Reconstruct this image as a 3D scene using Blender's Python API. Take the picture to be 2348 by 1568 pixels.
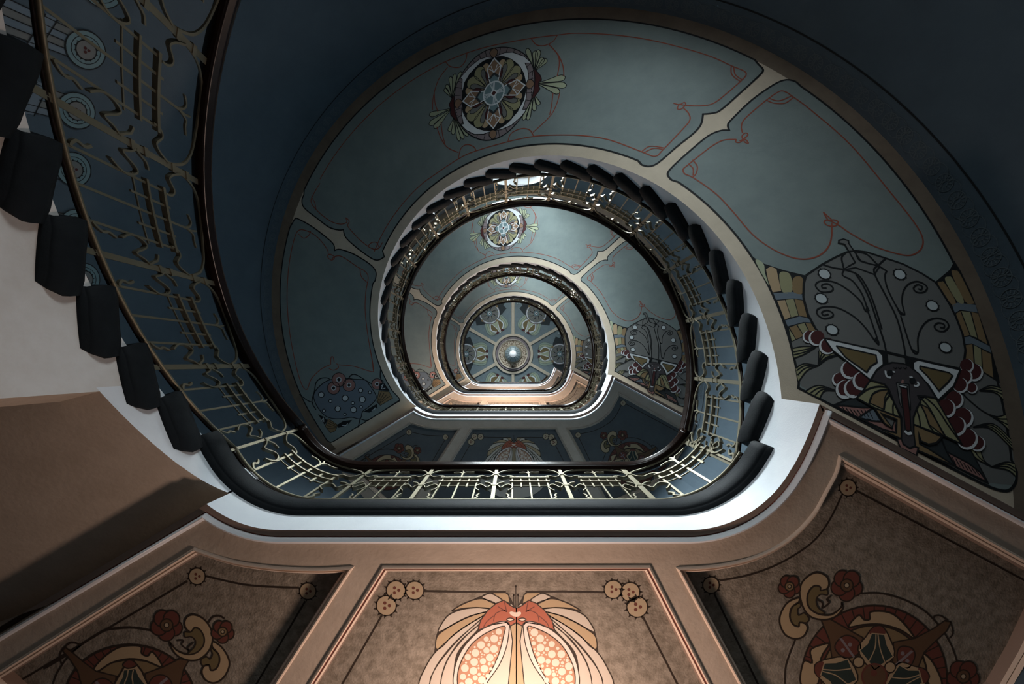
import bpy, bmesh, math, random
from mathutils import Vector, Matrix
from mathutils.geometry import tessellate_polygon
random.seed(7)
D = bpy.data; SC = bpy.context.scene; COL = SC.collection
for o in list(D.objects): D.objects.remove(o)
rad = math.radians
# ------------------------------------------------------------------ survey of the well
# plan units: 1 unit = 2.26 mm; origin = centre of the round stairwell; x right, y down in the photograph, z up
U = 0.00226; HM = 2.26; ZC = 1.5            # h = height above the eye in units of 2.26 m
CX, CY = -60.0, -130.0                      # well centre seen from the eye
ZX, ZY = 1176.0, 829.0                      # zenith in the 2348 x 1568 frame
R_IN, R_W, R_RAIL = 728.0, 1365.0, 738.0
RISE = 0.0685; TA = 8.59; A0 = -26.5; DH = 28*RISE
DZ = DH*HM
HL = 0.914; HP = 0.940; HC = 8.35           # landing soffit, panel floor, top ceiling
def Z(h): return ZC + HM*h
def P(x, y, z): return Vector((x*U, y*U, z))
def pol(R, a): return (R*math.cos(rad(a)), -R*math.sin(rad(a)))
def ang(x, y):
    a = math.degrees(math.atan2(-y, x))
    return a if a > -90 else a+360
def hs(a): return 1 + RISE*(a-A0)/TA - .03  # soffit of a flight
# ------------------------------------------------------------------ camera, world, lights
cam = D.cameras.new('camera'); co = D.objects.new('camera', cam); COL.objects.link(co)
co.location = (-CX*U, -CY*U, ZC); co.rotation_euler = (math.pi, 0, 0)
cam.sensor_width = 36; cam.lens = 1000/2348*36
cam.shift_x = (1174-ZX)/2348; cam.shift_y = (ZY-784)/2348
cam.clip_start = .02
SC.camera = co
w = D.worlds.new('sky'); SC.world = w; w.use_nodes = True
_t = w.node_tree; _c = _t.nodes.new('ShaderNodeTexCoord'); _s = _t.nodes.new('ShaderNodeSeparateXYZ'); _r = _t.nodes.new('ShaderNodeValToRGB')
_r.color_ramp.elements[0].position = .0; _r.color_ramp.elements[0].color = (.05, .05, .05, 1)      # courtyard below the horizon, overcast sky above
_r.color_ramp.elements[1].position = .06; _r.color_ramp.elements[1].color = (.72, .86, 1, 1)
_t.links.new(_c.outputs['Generated'], _s.inputs[0]); _t.links.new(_s.outputs['Z'], _r.inputs['Fac']); _t.links.new(_r.outputs['Color'], _t.nodes['Background'].inputs[0])
w.node_tree.nodes['Background'].inputs[1].default_value = 1.6
SC.view_settings.view_transform = 'Standard'; SC.view_settings.look = 'None'
SC.view_settings.gamma = 1; SC.view_settings.use_curve_mapping = False
SC.view_settings.exposure = 0.0
WIN_A, WIN_HALF = 88.0, 12.5
HB_ = -ZC/HM; W1A = 71.0
DAY = (.86, .965, 1.0); WARM = (1.0, .72, .585); WARM2 = (1.0, .74, .58)
def area(name, loc, target, sx, sy, power, colr):
    l = D.lights.new(name, 'AREA'); l.shape = 'RECTANGLE'; l.size = sx; l.size_y = sy; l.energy = power; l.color = colr
    o = D.objects.new(name, l); COL.objects.link(o); o.location = loc
    o.rotation_euler = (Vector(target)-Vector(loc)).to_track_quat('-Z', 'Y').to_euler(); return o
def point(name, loc, power, colr, r=.08):
    l = D.lights.new(name, 'POINT'); l.energy = power; l.color = colr; l.shadow_soft_size = r
    o = D.objects.new(name, l); COL.objects.link(o); o.location = loc; return o
for m, pw, aim, spr in ((0, 1150, (450, 320, 1.35), 78), (1, 480, (0, 350, 3.2), 70), (2, 1700, (0, 250, 6.2), 120)):
    x, y = pol(R_W+700, WIN_A); h = 3.15 + (m)*DH
    area('daylight', P(x, y, Z(h)), P(aim[0], aim[1], Z(aim[2])), 2.6, 3.2, pw, DAY).data.spread = rad(spr)
x, y = pol(R_W+100, W1A); area('daylight', P(x, y, Z(.70)), P(0, 0, Z(.72)), 1.1, 1.9, 72, DAY)
for m, pw in ((0, 135), (1, 130), (2, 170)):
    x, y = pol(R_W+110, WIN_A); area('daylight', P(x, y, Z(3.0+m*DH)), P(x*.2, y*.2, Z(3.0+m*DH)), 1.2, 1.7, pw, DAY)
point('lamp_landing', P(74, 930, Z(.914-.25)), 49, WARM, .09)
point('lamp_landing', P(0, 900, Z(.914-.50+2*DH)), 200, WARM2, .09)
point('lamp_landing', P(0, 900, Z(.914-.50+3*DH)), 110, WARM2, .09)
# ------------------------------------------------------------------ materials
MT = {}
def mat(name, c, rough=.6, metal=0, noise=None, bump=0, bscale=120, c2=None, spec=.4):
    if name in MT: return MT[name]
    m = D.materials.new(name); m.use_nodes = True; nt = m.node_tree; b = nt.nodes['Principled BSDF']
    b.inputs['Base Color'].default_value = (*c, 1); b.inputs['Roughness'].default_value = rough
    b.inputs['Metallic'].default_value = metal; b.inputs['Specular IOR Level'].default_value = spec
    if noise or bump: tc = nt.nodes.new('ShaderNodeTexCoord')
    if noise:
        n1 = nt.nodes.new('ShaderNodeTexNoise'); n1.inputs['Scale'].default_value = noise
        n1.inputs['Detail'].default_value = 8; n1.inputs['Roughness'].default_value = .65
        rp = nt.nodes.new('ShaderNodeValToRGB'); rp.color_ramp.elements[0].position = .36; rp.color_ramp.elements[1].position = .62
        c2 = c2 or tuple(v*.78 for v in c)
        rp.color_ramp.elements[0].color = (*c2, 1); rp.color_ramp.elements[1].color = (*c, 1)
        nt.links.new(tc.outputs['Object'], n1.inputs['Vector']); nt.links.new(n1.outputs['Fac'], rp.inputs['Fac'])
        nt.links.new(rp.outputs['Color'], b.inputs['Base Color'])
    if bump:
        n2 = nt.nodes.new('ShaderNodeTexNoise'); n2.inputs['Scale'].default_value = bscale; n2.inputs['Detail'].default_value = 4
        bp = nt.nodes.new('ShaderNodeBump'); bp.inputs['Strength'].default_value = bump; bp.inputs['Distance'].default_value = .004
        nt.links.new(tc.outputs['Object'], n2.inputs['Vector']); nt.links.new(n2.outputs['Fac'], bp.inputs['Height'])
        nt.links.new(bp.outputs['Normal'], b.inputs['Normal'])
    MT[name] = m; return m
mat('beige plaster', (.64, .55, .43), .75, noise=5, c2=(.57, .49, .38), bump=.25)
mat('tan plaster', (.56, .46, .37), .75, noise=7, c2=(.50, .405, .32), bump=.5, bscale=45)
mat('lamplit panel', (.33, .285, .23), .8, noise=26, c2=(.19, .16, .122), bump=.8, bscale=90)  # panel field with the warm lamplight mixed into its colour
mat('shaded panel', (.115, .122, .126), .8, noise=6, c2=(.098, .105, .11), bump=.2)  # same field where no lamp hangs, shade and cool daylight in its colour
mat('sky panel', (.20, .25, .27), .8, noise=6, c2=(.17, .215, .235), bump=.2)
mat('grey panel', (.22, .27, .265), .75, noise=4, c2=(.19, .235, .235), bump=.2)
mat('blue wall', (.066, .098, .125), .7, noise=3, c2=(.056, .084, .11), bump=.15)
mat('blue line', (.095, .125, .145), .7)
mat('white paint', (.74, .77, .80), .6, noise=4, c2=(.68, .71, .75), bump=.15)
mat('white wall', (.66, .64, .62), .8, noise=2.2, c2=(.55, .51, .47), bump=.35, bscale=60)
mat('brown trim', (.27, .19, .15), .7)
mat('red trim', (.20, .055, .04), .7)
mat('white trim', (.74, .74, .76), .45)
mat('pink trim', (.72, .57, .46), .5)
mat('dark stone', (.009, .0115, .014), .65, noise=18, c2=(.0065, .0085, .0105), bump=.2, spec=.12)
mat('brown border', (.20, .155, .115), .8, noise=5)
mat('tread bounce', (.16, .155, .15), .6, noise=8)  # unseen tread tops, made paler than the steps to bounce daylight onto soffits
mat('floor stone', (.15, .145, .14), .5, noise=6)
mat('brass', (.20, .178, .125), .48, metal=.8)
mat('dark wood', (.012, .006, .0045), .2, noise=9, c2=(.008, .004, .003), spec=.16)
gm = mat('glass globe', (.82, .84, .86), .3); gm.node_tree.nodes['Principled BSDF'].inputs['Emission Color'].default_value = (.9, .95, 1, 1); gm.node_tree.nodes['Principled BSDF'].inputs['Emission Strength'].default_value = .3
mat('bowl glass', (.33, .40, .42), .3)
mat('gilt', (.34, .30, .22), .5, noise=30, c2=(.24, .21, .15))
mat('frame wood', (.30, .29, .27), .5)
for n, c in {'ink': (.006, .008, .010), 'rust': (.27, .065, .038), 'olive': (.31, .30, .17), 'ochre': (.25, .17, .085),
             'pale green': (.40, .44, .30), 'white ink': (.66, .70, .72), 'maroon': (.07, .016, .017), 'mauve': (.24, .20, .21),
             'teal': (.15, .23, .25), 'petal brown': (.26, .16, .10), 'bluegrey': (.15, .19, .23), 'carapace': (.165, .17, .165),
             'face': (.062, .055, .060), 'gold': (.17, .125, .055), 'cream': (.57, .50, .42), 'sand': (.46, .335, .20),
             'lilac white': (.70, .60, .54), 'seed': (.72, .60, .50), 'brick red': (.40, .115, .065), 'seed ground': (.44, .23, .14),
             'burgundy': (.15, .045, .030), 'umber': (.13, .070, .035), 'sepia': (.032, .020, .012), 'bottle green': (.030, .045, .038), 'moss': (.10, .115, .085),
             'grey green': (.30, .37, .31), 'button': (.46, .36, .24), 'white dot': (.52, .58, .60), 'pink': (.33, .17, .15), 'slate ink': (.028, .036, .040)}.items():
    mat(n, c, .75)
g = D.materials.new('window glass'); g.use_nodes = True; nt = g.node_tree; nt.nodes.remove(nt.nodes['Principled BSDF'])
tr = nt.nodes.new('ShaderNodeBsdfTransparent'); gl = nt.nodes.new('ShaderNodeBsdfGlossy'); gl.inputs['Roughness'].default_value = .05
mx = nt.nodes.new('ShaderNodeMixShader'); mx.inputs[0].default_value = .06
nt.links.new(tr.outputs[0], mx.inputs[1]); nt.links.new(gl.outputs[0], mx.inputs[2]); nt.links.new(mx.outputs[0], nt.nodes['Material Output'].inputs[0])
MT['window glass'] = g
# ------------------------------------------------------------------ object helpers
def link(name, me, parent=None):
    o = D.objects.new(name, me); COL.objects.link(o)
    if parent: o.parent = parent
    return o
def thing(name, label, cat, group=None, loc=(0, 0, 0)):
    o = D.objects.new(name, None); COL.objects.link(o); o.location = loc; o.empty_display_size = .1
    o['label'] = label; o['category'] = cat
    if group: o['group'] = group
    return o
class MB:
    def __init__(s): s.v = []; s.f = []; s.m = []; s.names = []; s.sm = []
    def mi(s, n):
        if n not in s.names: s.names.append(n)
        return s.names.index(n)
    def add(s, vs, fs, mname, smooth=False):
        k = len(s.v); s.v += [tuple(v) for v in vs]; i = s.mi(mname)
        for f in fs: s.f.append(tuple(k+j for j in f)); s.m.append(i); s.sm.append(smooth)
    def strip(s, A, B, mname, smooth=False):          # quads between two point rows
        n = len(A); s.add(list(A)+list(B), [(i, i+1, n+i+1, n+i) for i in range(n-1)], mname, smooth)
    def loft(s, rows, mname, closed=False, caps=False, smooth=False):
        n = len(rows[0]); vs = [p for r in rows for p in r]; fs = []
        for j in range(len(rows)-1):
            for i in range(n if closed else n-1):
                k = (i+1) % n; fs.append((j*n+i, j*n+k, (j+1)*n+k, (j+1)*n+i))
        if caps: fs.append(tuple(range(n-1, -1, -1))); fs.append(tuple((len(rows)-1)*n+i for i in range(n)))
        s.add(vs, fs, mname, smooth)
    def mesh(s, name):
        me = D.meshes.new(name); me.from_pydata(s.v, [], s.f)
        for n in s.names: me.materials.append(MT[n])
        for p, i, q in zip(me.polygons, s.m, s.sm): p.material_index = i; p.use_smooth = q
        me.update(); return me
    def obj(s, name, parent=None): return link(name, s.mesh(name), parent)
def struct(o): o['kind'] = 'structure'; return o
def spline(p, n=5, closed=False):
    if len(p) < 3: return list(p)
    q = ([p[-1]]+list(p)+[p[0], p[1]]) if closed else ([p[0]]+list(p)+[p[-1]])
    out = []
    for i in range(1, len(q)-2):
        a, b, c, d = q[i-1:i+3]
        for k in range(n):
            t = k/n; r = []
            for j in range(len(a)):
                r.append(.5*(2*b[j]+(c[j]-a[j])*t+(2*a[j]-5*b[j]+4*c[j]-d[j])*t*t+(3*b[j]-a[j]-3*c[j]+d[j])*t**3))
            out.append(tuple(r))
    if not closed: out.append(tuple(p[-1]))
    return out
def offset(pl, d, closed=False):                      # offset a plan polyline to its left (seen in x, y)
    n = len(pl); out = []
    for i in range(n):
        if closed: a, b, c = pl[i-1], pl[i], pl[(i+1) % n]
        else: a, b, c = pl[max(i-1, 0)], pl[i], pl[min(i+1, n-1)]
        def nrm(p, q):
            x, y = q[0]-p[0], q[1]-p[1]; l = math.hypot(x, y)
            return (-y/l, x/l) if l > 1e-9 else None
        n1, n2 = nrm(a, b), nrm(b, c); n1 = n1 or n2; n2 = n2 or n1
        mx_, my_ = n1[0]+n2[0], n1[1]+n2[1]; k = (mx_*mx_+my_*my_)/2
        k = max(k, .35); out.append((b[0]+d*mx_/k, b[1]+d*my_/k))
    return out
# ------------------------------------------------------------------ painting flat decoration on a plastered surface
def T(ox, oy, s): return lambda p: (ox+p[0]/s, oy+p[1]/s)
ID = lambda p: p
class Mural:
    """flat painted decoration: polygons and lines, laid on the surface zf(x, y) in thin coats"""
    def __init__(s, mp, zf, L=40, helical=True):
        s.mp = mp; s.zf = zf; s.L = L; s.hel = helical; s.t = ID; s.V = {}; s.k = 1.0
    def put(s, pts, tris, m, layer):
        s.V.setdefault((m, layer), []).append((pts, tris))
    def plan(s, pts): return [s.mp(*s.t(p)) for p in pts]
    def fill(s, pts, m, layer=0, smooth=False, out=None, w=4, raw=False):
        if smooth: pts = spline(pts, 4, True)
        q = pts if raw else s.plan(pts)
        tr_ = tessellate_polygon([[Vector((x, y, 0)) for x, y in q]])
        s.put(q, [tuple(t) for t in tr_], m, layer)
        if out: s.line(list(q)+[q[0]], w, out, layer+1, smooth=False, raw=True)
    def line(s, pts, w, m='ink', layer=2, smooth=True, closed=False, raw=False, taper=False):
        if smooth: pts = spline(pts, 5, closed)
        if closed: pts = list(pts)+[pts[0]]
        q = pts if raw else s.plan(pts)
        r = [q[0]]
        for p in q[1:]:
            d = math.hypot(p[0]-r[-1][0], p[1]-r[-1][1])
            if d < .4: continue
            n = int(d/s.L)+1; a = r[-1]
            for i in range(1, n+1): r.append((a[0]+(p[0]-a[0])*i/n, a[1]+(p[1]-a[1])*i/n))
        if len(r) < 2: return
        n = len(r); A = offset(r, w/2); B = offset(r, -w/2)
        if taper:
            for i in range(n):
                t = i/(n-1); k = min(1, .25+1.6*t)
                for X in (A, B): X[i] = (r[i][0]+(X[i][0]-r[i][0])*k, r[i][1]+(X[i][1]-r[i][1])*k)
        s.put(A+B, [t for i in range(n-1) for t in ((i, i+1, n+i+1), (i, n+i+1, n+i))], m, layer)
    def disc(s, c, r, m, layer=0, out=None, w=4, ry=None, rot=0, n=20, spikes=0, raw=False):
        ry = ry or r; cr, sr = math.cos(rad(rot)), math.sin(rad(rot))
        def E(k, f=1): 
            a = 2*math.pi*k/n; x, y = r*f*math.cos(a), ry*f*math.sin(a); return (c[0]+x*cr-y*sr, c[1]+x*sr+y*cr)
        s.fill([E(k) for k in range(n)], m, layer, out=out, w=w, raw=raw)
        for k in range(spikes):
            a = k*n/spikes; s.fill([E(a-.45), E(a, 1.32), E(a+.45)], out or 'ink', layer+1, raw=raw)
    def drop(s, a, b, w, m, layer=0, out='ink', lw=2.5):     # teardrop leaf growing from a to a round tip at b
        dx, dy = b[0]-a[0], b[1]-a[1]; l = math.hypot(dx, dy); ux, uy = dx/l, dy/l
        f = [(0, .12), (.3, .3), (.6, .7), (.85, 1), (.97, .75), (1.03, 0)]
        q = [(a[0]+ux*l*t-uy*w*k/2, a[1]+uy*l*t+ux*w*k/2) for t, k in f]+[(a[0]+ux*l*t+uy*w*k/2, a[1]+uy*l*t-ux*w*k/2) for t, k in f[-2::-1]]
        s.fill(q, m, layer, smooth=True, out=out, w=lw)
    def mesh(s, name, base=.0015, coat=.0008):
        M = MB()
        for (m, layer), L in sorted(s.V.items(), key=lambda e: e[0][1]):
            bm = bmesh.new()
            for pts, tris in L:
                vs = [bm.verts.new((x, y, 0)) for x, y in pts]
                for t in tris:
                    if len(set(t)) == 3:
                        try: bm.faces.new([vs[i] for i in t])
                        except ValueError: pass
            if s.hel:
                for _ in range(6):
                    es = [e for e in bm.edges if e.calc_length() > s.L*1.6]
                    if not es: break
                    bmesh.ops.subdivide_edges(bm, edges=es, cuts=1)
                    bmesh.ops.triangulate(bm, faces=[f for f in bm.faces if len(f.verts) > 3])
            bm.verts.ensure_lookup_table(); bm.verts.index_update()
            vs = [P(v.co.x, v.co.y, s.zf(v.co.x, v.co.y)-base-coat*layer) for v in bm.verts]
            M.add(vs, [tuple(v.index for v in f.verts) for f in bm.faces], m); bm.free()
        return M.mesh(name)
def sofmap(px, py):
    h = 1.5
    for _ in range(40):
        x = (px-ZX)*h-CX; y = (py-ZY)*h-CY; h = .5*h+.5*hs(ang(x, y))
    return (px-ZX)*h-CX, (py-ZY)*h-CY
def sofz(x, y): return Z(hs(ang(x, y)))
def planemap(h): return lambda px, py: ((px-ZX)*h-CX, (py-ZY)*h-CY)
# ------------------------------------------------------------------ walls, floor, ceiling, windows
OUT = [pol(R_W, a) for a in (x*2.0 for x in range(-19, 108))]       # round wall, -34..214
SOUTH = [(700, 1250), (-700, 1250)]
HB, HTOP = -ZC/HM, HC
WIN = {m: (WIN_A, WIN_HALF, 2.55+m*DH, 3.30+m*DH, .40) for m in (0, 1, 2)}     # centre, half width (deg), sill, springing, rise of the arch
WIN[-1] = (W1A, 11.0, .28, 1.00, .26)
def win_top(a, m):
    t = (a-WIN[m][0])/WIN[m][1]
    return WIN[m][3]+WIN[m][4]*math.sqrt(max(0, 1-t*t))
def win_sill(m): return WIN[m][2]
def build_walls():
    M = MB(); A = [-38.0]; a = -38
    A = sorted(set([x*2.0 for x in range(-19, 108)]+[c-hf+k*hf/12 for c, hf in ((WIN_A, WIN_HALF), WIN[-1][:2]) for k in range(25)]))
    for a, b in zip(A, A[1:]):
        pa, pb = pol(R_W, a), pol(R_W, b); inside = [m for m in (-1, 0, 1, 2) if a >= WIN[m][0]-WIN[m][1]-1e-6 and b <= WIN[m][0]+WIN[m][1]+1e-6]
        cuts = [(HB, HB)]
        if inside:
            for m in inside: cuts += [(win_sill(m), win_sill(m)), (win_top(a, m), win_top(b, m))]
        cuts.append((HTOP, HTOP))
        for i in range(0, len(cuts)-1, 2):
            (l0, l1), (h0, h1) = cuts[i], cuts[i+1]
            M.add([P(*pa, Z(l0)), P(*pb, Z(l1)), P(*pb, Z(h1)), P(*pa, Z(h0))], [(0, 1, 2, 3)], 'blue wall', True)
    wall = struct(M.obj('wall_round'))
    pts = [pol(R_W, -38)]+SOUTH+[pol(R_W, 214)]
    for nm, a, b in (('wall_southeast', 0, 1), ('wall_south', 1, 2), ('wall_southwest', 2, 3)):
        M = MB(); M.add([P(*pts[a], 0), P(*pts[b], 0), P(*pts[b], Z(HTOP)), P(*pts[a], Z(HTOP))], [(0, 1, 2, 3)], 'blue wall'); struct(M.obj(nm))
    ring = OUT+SOUTH[::-1][::-1][::-1]
    ring = [pol(R_W, a) for a in range(-38, 215, 2)]+[(-700, 1250), (700, 1250)]
    for nm, z, mm in (('floor', 0, 'floor stone'), ('ceiling', Z(HC), 'sky panel')):
        M = MB(); M.add([P(*p, z) for p in ring], [tuple(range(len(ring)))], mm); o = struct(M.obj(nm))
    return wall, o
WALL, CEIL = build_walls()
def build_window(m, n):
    WA, WH, sill, spring, rise = WIN[m]; A = [WA-WH+k*WH/12 for k in range(25)]
    loop = [(a, win_top(a, m)) for a in A]+[(A[-1], win_sill(m)), (A[0], win_sill(m))]
    def at(a, h, R): x, y = pol(R, a); return P(x, y, Z(h))
    M = MB()
    for R0, R1 in ((R_W, R_W+120),):
        M.strip([at(a, h, R0) for a, h in loop+loop[:1]], [at(a, h, R1) for a, h in loop+loop[:1]], 'white paint')
    root = struct(M.obj('window_%d' % n))
    ca, chh = WA, (sill+spring+.2)/2
    inner = [(ca+(a-ca)*.93, chh+(h-chh)*.945) for a, h in loop]
    F = MB()
    for R in (R_W+60, R_W+85): F.strip([at(a, h, R) for a, h in loop+loop[:1]], [at(a, h, R) for a, h in inner+inner[:1]], 'frame wood')
    F.strip([at(a, h, R_W+60) for a, h in inner+inner[:1]], [at(a, h, R_W+85) for a, h in inner+inner[:1]], 'frame wood')
    F.obj('window_frame', root)
    for a in (WA-4.1, WA+4.1):
        B = MB(); r = []
        for h in (win_sill(m)+.02, win_top(a, m)-.02):
            r.append([at(a-.5, h, R_W+62), at(a+.5, h, R_W+62), at(a+.5, h, R_W+82), at(a-.5, h, R_W+82)])
        B.loft(r, 'frame wood', True, True); B.obj('mullion', root)
    B = MB(); h = spring-.08; r = []
    for k in range(9):
        a = ca-WH*.95+k*WH*1.9/8; r.append([at(a, h, R_W+62), at(a, h+.028, R_W+62), at(a, h+.028, R_W+82), at(a, h, R_W+82)])
    B.loft(r, 'frame wood', True, True); B.obj('transom', root)
    G = MB(); G.loft([[at(a, win_sill(m), R_W+72) for a in A], [at(a, win_top(a, m), R_W+72) for a in A]], 'window glass'); G.obj('window_pane', root)
for i, m in enumerate((-1, 0, 1, 2)): build_window(m, i+1)
# wall decoration: embossed wheel frieze and black line under each soffit, medallion dado beside the lowest flight
def wall_paint(name, items, parent):
    """items: (material, coat, [(s, a, h)...polygon in (deg, h)])"""
    M = MB()
    for mname, coat, poly in items:
        R = R_W-1.0-.5*coat; q = [P(*pol(R, a), Z(h)) for a, h in poly]
        M.add(q, [tuple(range(len(q)))], mname)
    return M.obj(name, parent)
DEG = math.degrees(1/R_W)                                            # degrees per plan unit on the wall
def wring(c, r0, r1, m, coat, n=20):
    out = []
    for k in range(n):
        t0, t1 = 2*math.pi*k/n, 2*math.pi*(k+1)/n
        out.append((m, coat, [(c[0]+r*math.cos(t)*DEG, c[1]+r*math.sin(t)/1000) for r, t in ((r0, t0), (r1, t0), (r1, t1), (r0, t1))]))
    return out
def wdisc(c, r, m, coat, n=20): return [(m, coat, [(c[0]+r*math.cos(2*math.pi*k/n)*DEG, c[1]+r*math.sin(2*math.pi*k/n)/1000) for k in range(n)])]
def frieze():
    it = []
    for a in range(-24, 206, 1): it.append(('ink', 1, [(a, hs(a)-.108), (a+1, hs(a+1)-.108), (a+1, hs(a+1)-.114), (a, hs(a)-.114)]))
    a = -16
    while a < 204:
        c = (a, hs(a)-.052)
        it += wring(c, 24, 26.5, 'blue line', 1, 16)+wring(c, 9, 11, 'blue line', 1, 10)
        for k in range(12):
            t = k*math.pi/6; u = (math.cos(t), math.sin(t)); n = (-u[1], u[0])
            it.append(('blue line', 1, [(c[0]+(u[0]*r+n[0]*q)*DEG, c[1]+(u[1]*r+n[1]*q)/1000) for r, q in ((12, -1), (22, -2), (22, 2), (12, 1))]))
        it += wring((a+1.4, c[1]+RISE*1.4/TA), 30, 32, 'blue line', 1, 14)
        a += 2.5
    return wall_paint('painted_frieze', it, WALL)
fz = frieze()
for m in (1, 2):
    o = fz.copy(); COL.objects.link(o); o.location.z += m*DZ
def dado():
    for k in range(-3, 9):
        a = 146.8+6.78*k; h = 1+RISE*((a-A0)/TA-28)+.762; c = (a, h); it = []
        s = RISE/TA
        # hanging bundle of strips tied by a band
        cols = ['carapace', 'bluegrey', 'carapace', 'bluegrey']
        def q(x, y): return (a+(x-y*.28)*DEG, h+(y+x*s*R_W*DEG*.0)/1000)
        for i in range(4):
            x0, x1 = -36+18*i, -36+18*(i+1)
            for y0, y1, mm in ((-20, -92, cols[i]), (-112, -210, cols[3-i])):
                it.append((mm, 0, [q(x0, y0), q(x1, y0), q(x1*1.15, y1), q(x0*1.15, y1)]))
        it.append(('bluegrey', 1, [q(-44, -88), q(44, -88), q(48, -114), q(-48, -114)]))
        for x in (-36, -18, 0, 18, 36): it.append(('ink', 2, [q(x-1.2, -20), q(x+1.2, -20), q(x*1.15+1.2, -210), q(x*1.15-1.2, -210)]))
        for y in (-88, -114): it.append(('ink', 3, [q(-46, y), q(46, y), q(46, y+3), q(-46, y+3)]))
        it += wdisc(c, 50, 'teal', 4, 28)+wring(c, 49, 52, 'ink', 5, 28)+wring(c, 36, 38, 'ink', 5, 24)+wdisc(c, 25, 'carapace', 5, 24)+wring(c, 24.5, 27.5, 'ink', 6, 24)
        for j in range(14):
            t = 2*math.pi*j/14
            it.append(('ink', 6, [(c[0]+r*math.cos(t+d)*DEG, c[1]+r*math.sin(t+d)/1000) for r, d in ((26, -.1), (32, 0), (26, .1))]))
        for j in range(3):
            t = 2*math.pi*j/3; it += wdisc((c[0]+6*math.cos(t)*DEG, c[1]+6*math.sin(t)/1000), 4.2, 'maroon', 7, 10)
        wall_paint('painted_medallion', it, WALL)
dado()
# ------------------------------------------------------------------ stair flights
def step_mesh():
    prof = [(9, 0), (0, 0), (0, .012), (-2, .013), (-6, .018), (-10, .030), (-11.5, .045), (-11, .058), (-8, .0685), (R_W-R_IN-4, .0685), (R_W-R_IN-4, 0)]
    rows = []
    for k in range(6):
        t = k/5; row = []
        for d, z in prof:
            fa = -1.1 if z > .03 else -.4
            ba = TA+(1.6*min(1, z/.036)-.5*max(0, z-.04)/.0285 if z > .002 else 0)
            a = fa+(ba-fa)*t
            dd = d
            if d < 20:                                             # the moulding returns at both ends
                e = min(t, 1-t)*5
                if e < .5: dd = d+7
            row.append(P(*pol(R_IN+dd, a), HM*z))
        rows.append(row)
    M = MB(); M.loft(rows, 'dark stone', True, smooth=True); n = len(prof)
    for r in (rows[0], rows[-1]): M.add(r, [tuple(range(n))], 'dark stone')
    j = M.mi('tread bounce')  # top faces act as added reflectors for the underside above
    for i, f in enumerate(M.f):
        if len(f) == 4 and {v % n for v in f} == {8, 9}: M.m[i] = j
    return M.mesh('step')
STEP = step_mesh()
SOF_A = [x*1.0 for x in range(-26, 219)]
def r_edge(a):                                                      # inner edge radius at polar angle a, on the rounded landing corner
    if a <= 208.9: return 736.0
    r, cx, cy = 247, -427, 236; u, v = math.cos(rad(a)), -math.sin(rad(a)); b = u*cx+v*cy
    return b+math.sqrt(max(0, b*b-(cx*cx+cy*cy)+r*r))
def soffit_mesh(a0, a1, mname):
    M = MB(); A = [a for a in SOF_A if a0 <= a <= a1]; rows = []
    for a in A: rows.append([P(*pol(R, a), Z(hs(a))) for R in (r_edge(a), 785, 900, 1050, 1200, 1312, R_W+1)])
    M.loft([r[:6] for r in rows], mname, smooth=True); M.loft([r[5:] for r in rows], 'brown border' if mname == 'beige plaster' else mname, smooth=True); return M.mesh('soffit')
def string_mesh(a0, a1):
    M = MB(); A = [a for a in SOF_A if a0 <= a <= a1]
    M.strip([P(*pol(r_edge(a), a), Z(hs(a))) for a in A], [P(*pol(r_edge(a), a), Z(hs(a)+.135)) for a in A], 'white paint', True); return M.mesh('string')
SOF = soffit_mesh(-26, 218, 'beige plaster'); STR = string_mesh(-26, 216)
def toRA(p): x, y = sofmap(*p); return math.hypot(x, y), ang(x, y)
Z5 = T(900, 30, 2.609); Z6 = T(1500, 150, 2.769); Z7 = T(580, 380, 2.24)
def arc(R, a, b, n=40): return [pol(R, a+(b-a)*i/n) for i in range(n+1)]
def plan(t, pts, n=4, sm=True):
    pts = spline(pts, n) if sm else pts
    return [sofmap(*t(p)) for p in pts]
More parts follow.
